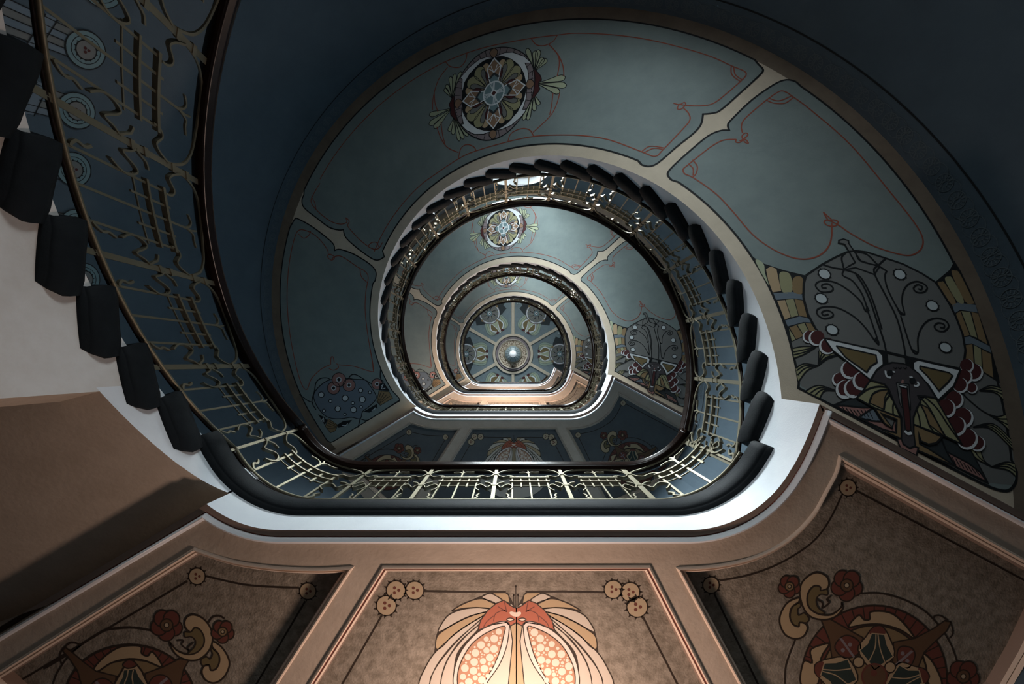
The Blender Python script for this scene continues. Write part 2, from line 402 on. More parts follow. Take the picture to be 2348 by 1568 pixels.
def panels_mural():
    M = Mural(sofmap, sofz)
    # outlines of the three painted fields
    p2r = plan(Z5, [(2190, 310), (2215, 338), (2200, 368), (2100, 460), (1970, 575), (1920, 598), (1857, 605)])+plan(Z5, [(1857, 605), (1845, 665), (1800, 720), (1700, 800), (1590, 895), (1535, 917), (1490, 908)])
    p2l = plan(Z7, [(675, 468), (640, 485), (600, 470), (520, 410), (475, 365), (465, 328)])+plan(Z7, [(465, 328), (440, 330), (390, 315), (330, 270), (265, 218), (252, 180), (262, 150)])
    A = lambda p: ang(*p)
    P2 = p2r+arc(785, A(p2r[-1])+1.5, A(p2l[0])-1.5)+p2l+arc(1312, A(p2l[-1])-1, A(p2r[0])+1)
    p1 = plan(Z6, [(900, 105), (840, 92), (760, 122), (620, 220), (500, 335), (468, 375), (475, 412)])+plan(Z6, [(475, 412), (420, 415), (340, 450), (230, 540), (120, 640), (84, 690), (110, 728)])
    c1 = [sofmap(1830, 889)]
    b1 = [sofmap(*p) for p in ((1900, 925), (2000, 979), (2130, 1048), (2250, 1108))]+plan(ID, [(2250, 1108), (2285, 1122), (2312, 1124), (2328, 1105), (2330, 1080)])
    P1 = p1+arc(785, A(p1[-1])-1.5, -13.5)+c1+b1+arc(1314, A(b1[-1])+1, A(p1[0])-1)
    p3 = plan(Z7, [(200, 300), (215, 275), (230, 272), (300, 310), (380, 370), (415, 405), (420, 435)])+plan(Z7, [(420, 435), (450, 430), (520, 455), (600, 505), (632, 545), (628, 590)])
    b3 = plan(Z7, [(748, 1190), (755, 1205), (740, 1215)])+plan(Z7, [(420, 1412), (400, 1420), (380, 1410)])
    P3 = p3+arc(783, A(p3[-1])+1.5, 204)+b3+arc(1314, 203, A(p3[0])+1)
    for f in (P1, P2, P3):
        M.fill(f, 'grey panel', 0, raw=True); M.line(f+[f[0]], 6.5, 'ink', 1, smooth=False, raw=True)
    # rust-red inner lines
    def red(t, pts, w=4.2): M.t = t; M.line(pts, w, 'rust', 2)
    red(Z6, [(560, 430), (552, 390), (570, 345), (640, 280), (720, 215), (790, 168), (830, 168), (880, 200), (1000, 290), (1250, 510), (1500, 810), (1640, 985), (1700, 1090), (1695, 1160), (1640, 1202), (1560, 1200), (1400, 1150), (1250, 1070), (1170, 1015), (1110, 985)])
    red(Z6, [(520, 470), (440, 475), (370, 510), (290, 570), (210, 635), (183, 660), (195, 690), (250, 715), (390, 815), (500, 930), (620, 1070), (740, 1160), (860, 1215), (960, 1230), (1050, 1205), (1105, 1150), (1125, 1080), (1125, 1000)])
    for q in ([(712, 222), (760, 241), (830, 240), (882, 204)], [(730, 210), (790, 226), (868, 196)], [(242, 600), (272, 640), (266, 685), (245, 710)], [(215, 625), (246, 655), (246, 700)],
              [(520, 470), (518, 488), (545, 488), (575, 460), (594, 440), (578, 430), (556, 452), (575, 488), (597, 494), (575, 470), (540, 480)],
              [(1072, 932), (1105, 985), (1135, 980), (1165, 992), (1150, 1018), (1105, 1018), (1078, 998), (1090, 982), (1130, 990)], [(1072, 932), (1092, 950), (1130, 985)]): red(Z6, q, 4)
    red(Z5, [(1715, 545), (1755, 553), (1850, 555), (1920, 540), (2000, 480), (2080, 410), (2114, 372), (2100, 347), (2030, 318), (1900, 260), (1700, 200), (1500, 155), (1300, 130), (1100, 122), (985, 133), (830, 152), (600, 195), (445, 240), (320, 290)])
    red(Z5, [(1740, 570), (1770, 600), (1778, 640), (1740, 690), (1620, 815), (1570, 857), (1490, 830), (1300, 760), (1150, 735), (1000, 730), (845, 738), (690, 770), (500, 825), (390, 875), (190, 1010)])
    for q in ([(828, 152), (860, 190), (910, 195), (960, 170), (985, 135)], [(318, 292), (345, 320), (400, 325), (435, 290), (446, 243)], [(690, 770), (710, 720), (770, 692), (820, 700), (845, 738)],
              [(393, 875), (410, 810), (445, 787), (485, 800), (502, 827)], [(935, 188), (990, 250), (1020, 320), (1025, 380)], [(935, 188), (985, 245), (998, 300), (985, 380)], [(1000, 480), (980, 550), (940, 620), (840, 715)],
              [(960, 480), (952, 550), (940, 610)], [(330, 325), (275, 400), (245, 500), (240, 580)], [(250, 480), (255, 540), (272, 590)], [(265, 680), (290, 750), (330, 805), (395, 835)], [(290, 650), (300, 730), (315, 785)],
              [(2025, 320), (2030, 370), (2085, 415)], [(2040, 325), (2050, 370), (2090, 400)], [(1490, 830), (1540, 797), (1628, 808)], [(1505, 835), (1560, 810), (1615, 815)],
              [(1680, 540), (1715, 548), (1745, 535), (1752, 550), (1725, 575), (1703, 572), (1715, 545)]): red(Z5, q, 4)
    r2 = Z5((190, 1010)); RR, a2 = toRA(r2); R3, a3 = toRA(Z5((320, 290)))
    M.line(arc(RR, a2, 146)[:], 4.2, 'rust', 2, smooth=False, raw=True)
    M.line(arc(R3, a3, 139), 4.2, 'rust', 2, smooth=False, raw=True)
    red(Z7, [(345, 90), (310, 150), (300, 190), (340, 240), (400, 285), (450, 300), (482, 290), (478, 268), (495, 285), (488, 310), (520, 350), (560, 390), (610, 425), (645, 425), (665, 395)])
    for q in ([(590, 415), (610, 395), (635, 395), (648, 420)], [(325, 225), (318, 190), (300, 160)], [(235, 350), (260, 372), (285, 360), (298, 335)]): red(Z7, q, 4)
    red(Z7, [(388, 455), (385, 470), (405, 485), (420, 470), (400, 455), (388, 455), (382, 430), (340, 375), (290, 340), (240, 330), (215, 370), (190, 480), (178, 600), (177, 720), (190, 860), (218, 1010), (250, 1120), (278, 1148), (300, 1095), (350, 1045), (400, 1020)], 4.5)
    red(Z7, [(405, 480), (425, 465), (460, 468), (530, 515), (590, 560), (580, 650), (577, 750), (592, 880), (612, 990), (620, 1050), (600, 1055), (520, 1030), (440, 1022)], 4.5)
    for q in ([(550, 530), (558, 570), (588, 600)], [(400, 1020), (402, 985), (412, 982), (418, 1010)], [(390, 1040), (415, 1050), (440, 1035), (430, 1015)], [(618, 1050), (612, 1000), (600, 930)]): red(Z7, q, 4.5)
    return M.mesh('painted_panel')
def rosette_mural():
    M = Mural(sofmap, sofz, L=28); M.t = T(970, 90, 5.6)
    c = (910, 702); ex = (410, -105); ey = (6, -461)
    def E(r, t): t = rad(t); return (c[0]+r*(math.cos(t)*ex[0]+math.sin(t)*ey[0]), c[1]+r*(math.cos(t)*ex[1]+math.sin(t)*ey[1]))
    def X(x, y): return (c[0]+x*ex[0]+y*ey[0], c[1]+x*ex[1]+y*ey[1])
    for b, tips, wd in (((1430, 420), [(1340, 130), (1440, 160), (1485, 145), (1540, 245), (1580, 260)], 66), ((1420, 700), [(1490, 840), (1430, 915), (1345, 1030), (1290, 1030)], 52),
                        ((1460, 570), [(1815, 490), (1830, 595), (1745, 680)], 78), ((370, 890), [(90, 975), (90, 1095), (150, 1135)], 66), ((375, 760), [(485, 430), (410, 455), (355, 490), (305, 590), (280, 640)], 50),
                        ((400, 1000), [(335, 1180), (385, 1220), (465, 1300), (515, 1275), (570, 1240)], 46)):
        for t in tips: M.drop(b, t, wd, 'pale green', 1, lw=3)
    M.fill([(1410, 410), (1470, 425), (1510, 480), (1520, 535), (1490, 545), (1485, 600), (1500, 640), (1470, 690), (1395, 750)], 'maroon', 3, True, out='ink', w=3)
    M.fill([(400, 745), (360, 790), (335, 850), (360, 900), (350, 955), (380, 1000), (440, 1030)], 'maroon', 3, True, out='ink', w=3)
    ring = [(910, 120), (1040, 105), (1180, 130), (1300, 195), (1390, 310), (1430, 450), (1430, 590), (1400, 740), (1330, 900), (1220, 1060), (1080, 1200), (930, 1280), (780, 1298), (640, 1250), (530, 1170), (455, 1060), (410, 920), (400, 780), (420, 620), (470, 500), (560, 360), (680, 230), (800, 155)]
    M.fill(ring, 'mauve', 4, True, out='ink', w=4)
    rs = spline(ring, 3, True)
    for i in range(0, len(rs), 2):
        p = rs[i]; q = (p[0]+(c[0]-p[0])*.16, p[1]+(c[1]-p[1])*.16); M.line([p, q], 2.5, 'ink', 5, smooth=False)
    for q in ([(910, 120), (955, 150), (950, 200), (910, 242), (870, 215), (860, 170)], [(893, 1285), (850, 1240), (860, 1190), (893, 1165), (940, 1190), (935, 1250)], [(1322, 590), (1350, 530), (1390, 520), (1428, 570), (1400, 620), (1350, 640)], [(503, 800), (480, 850), (440, 890), (405, 850), (420, 790), (460, 770)]):
        M.fill(q, 'petal brown', 6, True, out='ink', w=3)
    for q in ([(940, 220), (1050, 178), (1150, 172), (1300, 225), (1390, 310), (1310, 312), (1345, 400), (1355, 500), (1325, 575), (1290, 440), (1220, 330), (1130, 260), (1040, 228)],
              [(1332, 620), (1325, 760), (1280, 905), (1325, 910), (1270, 990), (1130, 1110), (1000, 1165), (890, 1172), (960, 1150), (1090, 1070), (1210, 940), (1290, 790)],
              [(498, 880), (500, 1000), (520, 1090), (485, 1100), (560, 1175), (660, 1225), (780, 1222), (885, 1180), (800, 1178), (700, 1150), (600, 1080), (530, 980)],
              [(508, 690), (500, 620), (505, 520), (480, 500), (590, 370), (720, 265), (820, 232), (900, 247), (800, 285), (700, 350), (600, 450), (535, 560)]):
        M.fill(q, 'white ink', 7, out='ink', w=3)
    M.fill([(905, 245), (1040, 230), (1180, 290), (1280, 410), (1320, 560), (1310, 720), (1230, 900), (1100, 1070), (960, 1160), (830, 1170), (700, 1140), (590, 1060), (520, 930), (500, 790), (520, 620), (580, 480), (690, 350), (800, 270)], 'ink', 8, True)
    for t in (45, 135, 225, 315):
        for d, l, cm, wd in ((-30, .93, 'sand', .26), (30, .93, 'sand', .26), (-13, .97, 'olive', .34), (13, .97, 'olive', .34), (-20, .82, 'carapace', .15), (20, .82, 'carapace', .15)):
            a, b = E(.25, t), E(l, t+d*.9)
            q = []
            for s_, k in ((.0, .1), (.4, .5), (.75, 1), (.93, .8), (1.02, 0), (.93, -.8), (.75, -1), (.4, -.5)):
                q.append(X(*(lambda u, v: (u, v))(*[.25*f(rad(t))+(l*f(rad(t+d*.9))-.25*f(rad(t)))*s_+k*wd/2*gk(rad(t+d*.9)) for f, gk in ((math.cos, lambda r: -math.sin(r)), (math.sin, math.cos))])))
            M.fill(q, cm, 9 if abs(d) > 25 else (10 if abs(d) < 15 else 11), True, out='ink', w=2.5)
    for t in (0, 90, 180, 270):
        def Y(u, v): t_ = rad(t); return X(u*math.cos(t_)-v*math.sin(t_), u*math.sin(t_)+v*math.cos(t_))
        for sgn in (1, -1): M.fill([Y(.26, 0), Y(.4, .2*sgn), Y(.55, .27*sgn), Y(.72, .2*sgn), Y(.76, .1*sgn), Y(.5, .05*sgn)], 'maroon', 13, True, out='ink', w=2)
        M.fill([Y(.26, .11), Y(.72, .215), Y(.97, 0), Y(.72, -.215), Y(.26, -.11)], 'petal brown', 15, out='white ink', w=5)
        M.fill([Y(.26, .1), Y(.44, .13), Y(.52, 0), Y(.44, -.13), Y(.26, -.1)], 'teal', 17)
        M.line([Y(.42, .15), Y(.55, 0), Y(.42, -.15)], 9, 'slate ink', 18, smooth=False)
        for v in (.2, .1, -.1, -.2): M.line([Y(.57, 0), Y(.68, v*.6), Y(.72+.12*(1-abs(v)*5), v)], 3, 'white ink', 18)
    M.fill([E(.32, t) for t in range(0, 360, 12)], 'teal', 19, out='white ink', w=6)
    for t in range(0, 360, 90):
        for d in (-14, -5, 5, 14): M.line([E(.1, t+d+10), E(.3, t+d+10)], 2.5, 'white ink', 20, smooth=False)
    M.fill([E(.1, t) for t in range(0, 360, 30)], 'white ink', 21); M.fill([E(.075, t) for t in range(0, 360, 90)], 'maroon', 22)
    return M.mesh('painted_rosette', coat=.0006)
B2 = T(1680, 560, 4.612); B3 = T(1960, 560, 4.611); B4 = T(1780, 760, 4.9); B5 = T(2030, 800, 4.613)
def mask_mural():
    M = Mural(sofmap, sofz, L=26)
    def F(t, pts, m, l=2, sm=False, out='ink', w=4): M.t = t; M.fill(pts, m, l, sm, out, w)
    def Ln(t, pts, w=4.5, l=5, m='ink', sm=True): M.t = t; M.line(pts, w, m, l, smooth=sm)
    F(ID, [(1836, 885), B4((195, 300)), B2((560, 850)), B2((885, 920)), (2000, 800), (2190, 840), B3((1430, 1080)), B3((1520, 1400)), B5((1215, 400)), B5((1270, 690)), B5((1330, 1000)), B5((1370, 1250)), (2322, 1112), (2240, 1104), (2000, 979)], 'carapace', .5, out=None)
    # ribbed bands either side
    F(B2, [(195, 125), (330, 205), (540, 275), (770, 330), (745, 420), (741, 560), (790, 740), (885, 920), (615, 1035), (560, 850), (430, 520), (330, 330)], 'ink', 1, out=None)
    for q, m in (([(240, 185), (285, 172), (330, 222), (338, 300), (375, 430)], 'pale green'), ([(350, 265), (400, 235), (460, 262), (510, 495), (420, 508), (372, 380)], 'sand'), ([(490, 320), (545, 290), (610, 332), (625, 498), (522, 502)], 'olive'),
                 ([(632, 372), (690, 338), (740, 372), (735, 520), (635, 500)], 'ochre'), ([(428, 518), (630, 505), (735, 532), (738, 588), (640, 573), (455, 588)], 'bluegrey'), ([(468, 597), (550, 590), (610, 768), (548, 798)], 'sand'),
                 ([(557, 588), (640, 577), (690, 752), (617, 773)], 'olive'), ([(650, 580), (738, 595), (785, 772), (697, 752)], 'ochre'), ([(552, 806), (705, 762), (800, 786), (825, 828), (745, 823), (578, 868)], 'bluegrey'),
                 ([(597, 880), (670, 855), (745, 968), (670, 1003)], 'ochre'), ([(682, 850), (755, 834), (808, 938), (752, 966)], 'olive'), ([(767, 832), (825, 838), (878, 918), (817, 938)], 'ochre'), ([(592, 895), (662, 1003), (622, 1025)], 'olive')):
        F(B2, q, m, 2, sm=len(q) == 5 and q[0][1] < 400, out=None)
    F(B3, [(850, 395), (1000, 270), (1050, 175), (1120, 290), (1240, 540), (1330, 800), (1430, 1080), (1520, 1400), (1530, 1470), (1160, 1240), (1160, 1120), (1130, 950), (1060, 770), (990, 630), (870, 440)], 'ink', 1, out=None)
    for q, m in (([(875, 425), (910, 397), (945, 412), (1060, 602), (1022, 640)], 'ochre'), ([(950, 380), (990, 342), (1032, 372), (1150, 602), (1077, 603)], 'olive'), ([(1020, 310), (1060, 280), (1110, 320), (1248, 600), (1255, 625), (1162, 605)], 'ochre'),
                 ([(1025, 645), (1080, 617), (1272, 642), (1295, 722), (1110, 693), (1052, 728)], 'bluegrey'), ([(1065, 735), (1110, 707), (1208, 958), (1145, 978)], 'ochre'), ([(1122, 707), (1215, 717), (1288, 988), (1220, 963)], 'olive'),
                 ([(1228, 717), (1300, 732), (1398, 1058), (1302, 1000)], 'ochre'), ([(1150, 985), (1210, 974), (1420, 1077), (1438, 1148), (1230, 1048), (1162, 1058)], 'bluegrey'), ([(1168, 1067), (1238, 1057), (1253, 1278), (1167, 1230)], 'ochre'),
                 ([(1252, 1063), (1328, 1107), (1338, 1338), (1267, 1290)], 'olive'), ([(1338, 1113), (1435, 1162), (1458, 1408), (1352, 1343)], 'ochre')):
        F(B3, q, m, 2, sm=len(q) > 4 and q[0][1] < 440, out=None)
    # hair waves at both edges
    def wave(t, rows, tip, m='olive'):
        for i, r in enumerate(rows):
            Ln(t, [r[0], r[1], tip], 3.2, 4)
        M.t = t; M.fill(spline([rows[0][0], rows[0][1], tip], 6)+spline([tip, rows[-1][1], rows[-1][0]], 6), m, 3)
    wave(B4, [[(180, 190), (300, 168)], [(186, 230), (305, 205)], [(192, 262), (310, 232)], [(196, 300), (320, 250)]], (438, 176))
    wave(B4, [[(212, 412), (310, 362)], [(222, 440), (315, 385)], [(234, 490), (325, 410)], [(244, 565), (340, 440)]], (462, 384))
    wave(B4, [[(325, 668), (470, 605)], [(380, 690), (490, 630)], [(430, 715), (520, 650)], [(485, 745), (540, 665)]], (680, 668))
    wave(B4, [[(470, 215), (472, 280)], [(510, 235), (490, 290)], [(560, 240), (505, 300)], [(660, 262), (560, 290)]], (465, 372))
    wave(B5, [[(1215, 410), (1100, 388)], [(1225, 440), (1110, 410)], [(1232, 480), (1130, 440)], [(1240, 535), (1150, 460)]], (985, 440))
    wave(B5, [[(1265, 690), (1180, 715)], [(1280, 740), (1190, 735)], [(1290, 800), (1200, 755)], [(1300, 860), (1220, 780)]], (1085, 690))
    wave(B5, [[(1320, 950), (1130, 790)], [(1325, 990), (1130, 810)], [(1330, 1020), (1120, 830)], [(1340, 1060), (1110, 845)]], (920, 825))
    wave(B5, [[(1360, 1210), (1260, 1195)], [(1365, 1260), (1270, 1215)], [(1370, 1300), (1280, 1245)], [(1375, 1350), (1290, 1280)]], (1120, 1245))
    wave(B5, [[(880, 1060), (960, 1160)], [(930, 1060), (990, 1150)], [(1000, 1075), (1040, 1180)]], (1120, 1245))
    Ln(B5, [(800, 460), (880, 540), (1000, 640), (1085, 690)], 3); Ln(B4, [(465, 384), (560, 310), (680, 270)], 3)
    # carapace
    body = [B2(p) for p in ((770, 330), (745, 420), (741, 560), (790, 740), (870, 890), (950, 995), (1250, 1060), (1520, 1120))]+[B3(p) for p in ((310, 1135), (540, 1190), (820, 1255), (1100, 1315), (1145, 1240), (1160, 1120), (1130, 950), (1060, 770), (990, 630), (870, 440), (840, 400), (700, 310), (500, 210), (320, 150), (120, 85), (0, 70))]+[B2(p) for p in ((1200, 85), (1080, 140), (940, 215), (830, 290))]
    F(ID, body, 'carapace', 5, out='ink', w=6)
    B1 = T(1680, 540, 2.57)
    F(B1, [(655, 52), (620, 45), (622, 30), (650, 22), (678, 32), (680, 48), (750, 150), (860, 185), (830, 230), (720, 190), (640, 205), (718, 160)], 'carapace', 6, out='ink', w=4.5)
    Ln(B2, [(940, 215), (1060, 250), (1170, 270), (1310, 320), (1400, 440), (1480, 620), (1568, 900)], 5, 8)
    Ln(B3, [(0, 315), (70, 420), (150, 590), (220, 800), (290, 1000), (320, 1130), (335, 1250)], 5, 8)
    Ln(B3, [(320, 150), (240, 225), (195, 300), (330, 570), (440, 800), (510, 1080), (535, 1285)], 5, 8)
    Ln(B2, [(1195, 85), (1145, 140), (1160, 230), (1170, 270)], 5, 8); Ln(B3, [(0, 80), (120, 110), (240, 225), (330, 285)], 5, 8); Ln(B3, [(0, 90), (50, 180), (240, 225)], 4, 8)
    Ln(B2, [(1170, 270), (1155, 330), (1260, 390), (1360, 530), (1415, 695), (1390, 700), (1340, 600), (1220, 490), (1090, 410), (980, 388), (895, 400), (870, 445), (930, 505), (1030, 500), (1052, 462), (1000, 420), (940, 430), (940, 460), (985, 462)], 4.5, 8)
    Ln(B2, [(1415, 695), (1530, 1035), (1490, 1015), (1400, 890), (1280, 770), (1120, 680), (990, 660), (895, 685), (885, 738), (950, 785), (1040, 770), (1050, 730), (990, 700), (935, 722), (955, 752), (1005, 740)], 4.5, 8)
    Ln(B3, [(330, 285), (308, 340), (340, 480), (450, 690), (515, 742), (490, 620), (500, 510), (550, 430), (640, 395), (720, 420), (755, 465), (720, 507), (650, 510), (610, 468), (650, 430), (700, 447), (690, 482), (660, 472)], 4.5, 8)
    Ln(B3, [(475, 760), (590, 1110), (655, 1142), (655, 1000), (690, 890), (760, 810), (860, 782), (950, 810), (980, 870), (930, 920), (860, 910), (830, 868), (870, 832), (930, 847), (930, 885), (890, 878)], 4.5, 8)
    for q, t in (([(1385, 700), (1415, 650), (1440, 705)], B2), ([(1480, 1015), (1510, 970), (1545, 1040)], B2), ([(430, 680), (525, 745), (470, 750)], B3), ([(575, 1090), (660, 1145), (600, 1135)], B3)): F(t, q, 'ink', 9, out=None)
    for t, c in ((B2, (962, 317)), (B2, (928, 575)), (B2, (1042, 905)), (B3, (465, 320)), (B3, (808, 650)), (B3, (945, 1090))):
        M.t = t; M.disc(c, 68, 'white dot', 8, 'ink', 3.5, ry=50, rot=28, spikes=10)
    F(B4, [(1120, 205), (1225, 222), (1235, 355), (1180, 375), (1170, 270)], 'ink', 9, out=None); F(B4, [(1445, 280), (1570, 308), (1520, 335), (1525, 410), (1455, 385)], 'ink', 9, out=None)
    # overlapping scales
    for t, L in ((B4, [(355, 60, 62), (440, 75, 78), (560, 165, 82), (690, 540, 70), (760, 650, 95), (850, 640, 95), (810, 430, 92), (945, 555, 92)]), (B5, [(930, 250, 82), (850, 180, 66), (825, 300, 74), (905, 415, 50), (780, 385, 72), (720, 540, 82), (810, 730, 95), (630, 630, 88), (960, 1000, 72), (850, 950, 100), (735, 815, 92)])):
        for k, (x, y, r) in enumerate(L):
            M.t = t; r *= 1.12; ly = 8.4+.4*k; dx, dy = ((.15*r, -.10*r) if t is B4 else (-.12*r, -.13*r))
            M.disc((x, y), r*1.04, 'ink', ly, None); M.disc((x, y), r, 'white ink', ly+.13, None); M.disc((x+dx, y+dy), r*.89, 'maroon', ly+.26, None)
    # cream framed wedges
    F(B4, [(525, 78), (1120, 210), (1180, 270), (1185, 372), (1110, 432), (1040, 542), (620, 212)], 'white ink', 13, w=4); F(B4, [(655, 160), (1100, 265), (1112, 345), (1040, 392), (995, 457), (760, 290)], 'gold', 15)
    F(B5, [(275, 140), (325, 116), (772, 220), (702, 392), (540, 542), (440, 380), (280, 212)], 'white ink', 13, w=4); F(B5, [(345, 180), (650, 250), (690, 282), (640, 352), (545, 442), (430, 292), (345, 207)], 'gold', 15)
    # mane
    F(B4, [(885, 742), (960, 660), (1040, 545), (1190, 585), (1255, 640), (1240, 690), (1300, 790), (1372, 962), (1080, 852)], 'olive', 13); F(B5, [(350, 540), (400, 495), (510, 515), (640, 740), (788, 1002), (600, 915), (270, 790), (280, 690), (310, 620)], 'olive', 13)
    F(B4, [(1030, 800), (1060, 705), (1140, 660), (1245, 650), (1200, 740), (1185, 870)], 'ochre', 14, w=3); F(B5, [(350, 580), (400, 680), (445, 800), (600, 915), (520, 760), (430, 620)], 'ochre', 14, w=3)
    for t, q in ((B4, [(890, 735), (1000, 650), (1130, 615), (1260, 630)]), (B4, [(1020, 810), (1060, 705), (1140, 660), (1245, 648)]), (B4, [(1190, 870), (1205, 780), (1255, 705)]), (B4, [(1290, 920), (1288, 840), (1300, 790)]),
                 (B5, [(310, 640), (335, 720), (350, 815)]), (B5, [(345, 575), (400, 680), (440, 800), (485, 862)]), (B5, [(330, 500), (430, 600), (520, 760), (610, 915)]), (B5, [(390, 500), (520, 620), (640, 800), (785, 1000)])): Ln(t, q, 4, 16)
    # darts and frames at the foot
    F(B4, [(640, 828), (870, 740), (1085, 852), (920, 968)], 'pink', 3); F(B4, [(640, 826), (760, 775), (870, 740), (1085, 852), (960, 852), (760, 830)], 'slate ink', 4); F(B4, [(915, 965), (1080, 860), (1170, 1010), (1050, 1000)], 'bluegrey', 5)
    for k in range(9): Ln(B4, [(690+42*k, 835+10*min(k, 4)), (740+42*k, 905+9*k)], 2.2, 6, sm=False)
    F(B4, [(915, 968), (1170, 1010), (1290, 1085), (1320, 1000), (1340, 1135), (1200, 1100)], 'pink', 4)
    F(B4, [(1085, 852), (1380, 962), (1390, 1205), (1160, 1100), (1330, 1135), (1335, 985), (1160, 915), (1290, 1085), (1200, 1030)], 'ochre', 12)
    F(B5, [(270, 790), (580, 925), (520, 990), (440, 1005), (360, 970), (330, 860), (345, 1000), (420, 1040), (740, 1245), (330, 1070), (290, 1030)], 'ochre', 12)
    F(B5, [(580, 925), (790, 1010), (900, 1080), (1070, 1400), (1075, 1415), (740, 1245), (640, 1085)], 'slate ink', 4); F(B5, [(640, 1085), (860, 1200), (990, 1300), (1060, 1400), (740, 1245)], 'pink', 5)
    F(B5, [(345, 1000), (580, 945), (640, 1085), (735, 1240)], 'slate ink', 3)
    for k in range(8): Ln(B5, [(690+42*k, 1130+24*k), (735+42*k, 1225+18*k)], 2.2, 7, sm=False)
    # face with open mouth
    face = [B4(p) for p in ((1380, 1200), (1385, 960), (1300, 790), (1245, 650), (1195, 590), (1040, 545), (1100, 440), (1190, 372), (1280, 348), (1400, 360), (1500, 400))]+[B5(p) for p in ((250, 200), (330, 260), (420, 370), (512, 517), (405, 497), (320, 495), (350, 550), (305, 630), (272, 720), (275, 880), (292, 1020), (235, 1045), (165, 1000))]
    F(ID, face, 'face', 17, w=4)
    F(B4, [(1330, 1200), (1380, 1195), (1400, 1240), (1525, 1285), (1570, 1300), (1548, 1388), (1370, 1300)], 'pink', 16)
    F(B4, [(1322, 572), (1462, 590), (1482, 872), (1460, 880), (1440, 700), (1370, 690), (1385, 850), (1360, 800)], 'carapace', 19, w=2.5)
    F(B4, [(1368, 625), (1442, 640), (1452, 760), (1470, 900), (1482, 1110), (1420, 1105), (1400, 900), (1380, 760)], 'maroon', 21, w=3)
    F(B4, [(1348, 590), (1442, 612), (1434, 638), (1350, 612)], 'white ink', 22, w=2); Ln(B4, [(1412, 1108), (1445, 1140), (1490, 1132)], 7, 22, 'white ink')
    F(B4, [(1375, 562), (1388, 535), (1405, 545), (1402, 582), (1372, 580)], 'pink', 20, out=None)
    for t, c, q in ((B4, (1252, 465), [(1200, 440), (1205, 480), (1225, 510), (1262, 515)]), (B5, (262, 335), [(275, 382), (300, 392), (325, 372), (310, 342)])):
        M.t = t; M.disc(c, 34, 'ink', 20); Ln(t, q, 5, 21, 'white ink')
    Ln(B4, [(1280, 450), (1308, 455)], 4, 21, 'white ink'); Ln(B5, [(228, 298), (262, 296)], 4, 21, 'white ink')
    for x in (1310, 1360, 1420): M.t = B4; M.line([(x-18, 400), (x, 415), (x+20, 400)], 2, 'ink', 20)
    return M.mesh('painted_mask', coat=.0007)
def berry_mural():
    M = Mural(sofmap, sofz); M.t = T(680, 780, 6.03)
    M.fill([(470, 545), (330, 625), (252, 720), (240, 800), (290, 920), (380, 1030), (480, 1078), (620, 1085), (760, 1065), (880, 1085), (915, 985), (1000, 920), (1095, 820), (1090, 740), (1010, 620), (950, 550), (800, 540), (720, 530)], 'bluegrey', 2, True, out='ink', w=5)
    for q in ([(470, 545), (420, 520), (330, 530), (270, 590), (250, 700), (215, 850), (270, 960)], [(720, 530), (760, 480), (830, 480), (950, 550), (1050, 610)], [(880, 1085), (980, 1105), (1110, 1030), (1390, 850), (1430, 815)], [(880, 1085), (855, 1190), (840, 1205)], [(1165, 380), (1160, 520), (1210, 580)], [(40, 745), (150, 830), (230, 860)]):
        M.line(q, 6, 'ink', 3)
    for x, y, r in ((345, 752, 38), (675, 800, 42), (912, 818, 42), (572, 946, 38), (790, 960, 40), (888, 692, 30), (1015, 720, 20), (470, 840, 22), (780, 868, 22), (895, 920, 18), (380, 973, 22), (672, 1025, 17)): M.disc((x, y), r, 'white dot', 4, 'ink', 5)
    for x, y, r in ((588, 545, 95), (515, 660, 86), (728, 620, 86), (1115, 605, 75)):
        M.disc((x, y), r, 'pink', 5, 'ink', 4); M.disc((x, y), r*.42, 'white dot', 7, None, n=8); M.disc((x, y), r*.3, 'ink', 8, None, n=4)
    for q in ([(1110, 850), (1140, 700), (1280, 710), (1330, 800), (1160, 900)], [(400, 1190), (440, 1080), (570, 1170), (540, 1250), (470, 1280)]): M.fill(q, 'ochre', 4, out='ink', w=3)
    for k in range(4): M.line([(1120+8*k, 860+6*k), (1175+38*k, 705+22*k)], 3, 'ink', 6, smooth=False); M.line([(560-6*k, 1180+14*k), (440-8*k, 1110+35*k)], 3, 'ink', 6, smooth=False)
    M.fill([(1150, 600), (1210, 590), (1290, 700), (1140, 690)], 'ink', 6); M.fill([(300, 1020), (380, 1060), (430, 1110), (390, 1170)], 'ink', 6)
    for q in ([(1170, 640), (1200, 610), (1180, 670), (1230, 660)], [(350, 1110), (375, 1075), (380, 1130)]): M.line(q, 4, 'white dot', 8)
    for q in ([(920, 990), (1040, 920), (1110, 880), (1120, 930), (1010, 1000)], [(560, 1170), (640, 1120), (770, 1100), (700, 1180), (580, 1210)]): M.fill(q, 'ink', 4)
    for q in ([(1040, 970), (1080, 950), (1090, 930)], [(630, 1175), (680, 1180), (710, 1150)]): M.line(q, 5, 'white dot', 6)
    return M.mesh('painted_berries')
MUR = [('painted_panel', panels_mural()), ('painted_rosette', rosette_mural()), ('painted_mask', mask_mural()), ('painted_berries', berry_mural())]
flights = []
FL = ['lowest stair flight at the far left, dark stone step ends above a white wall',
      'first full stair flight overhead, with the big painted mask above the right landing corner',
      'second stair flight up, its painted underside ringed by the first handrail',
      'topmost stair flight, narrow ring just outside the round star-ribbed ceiling']
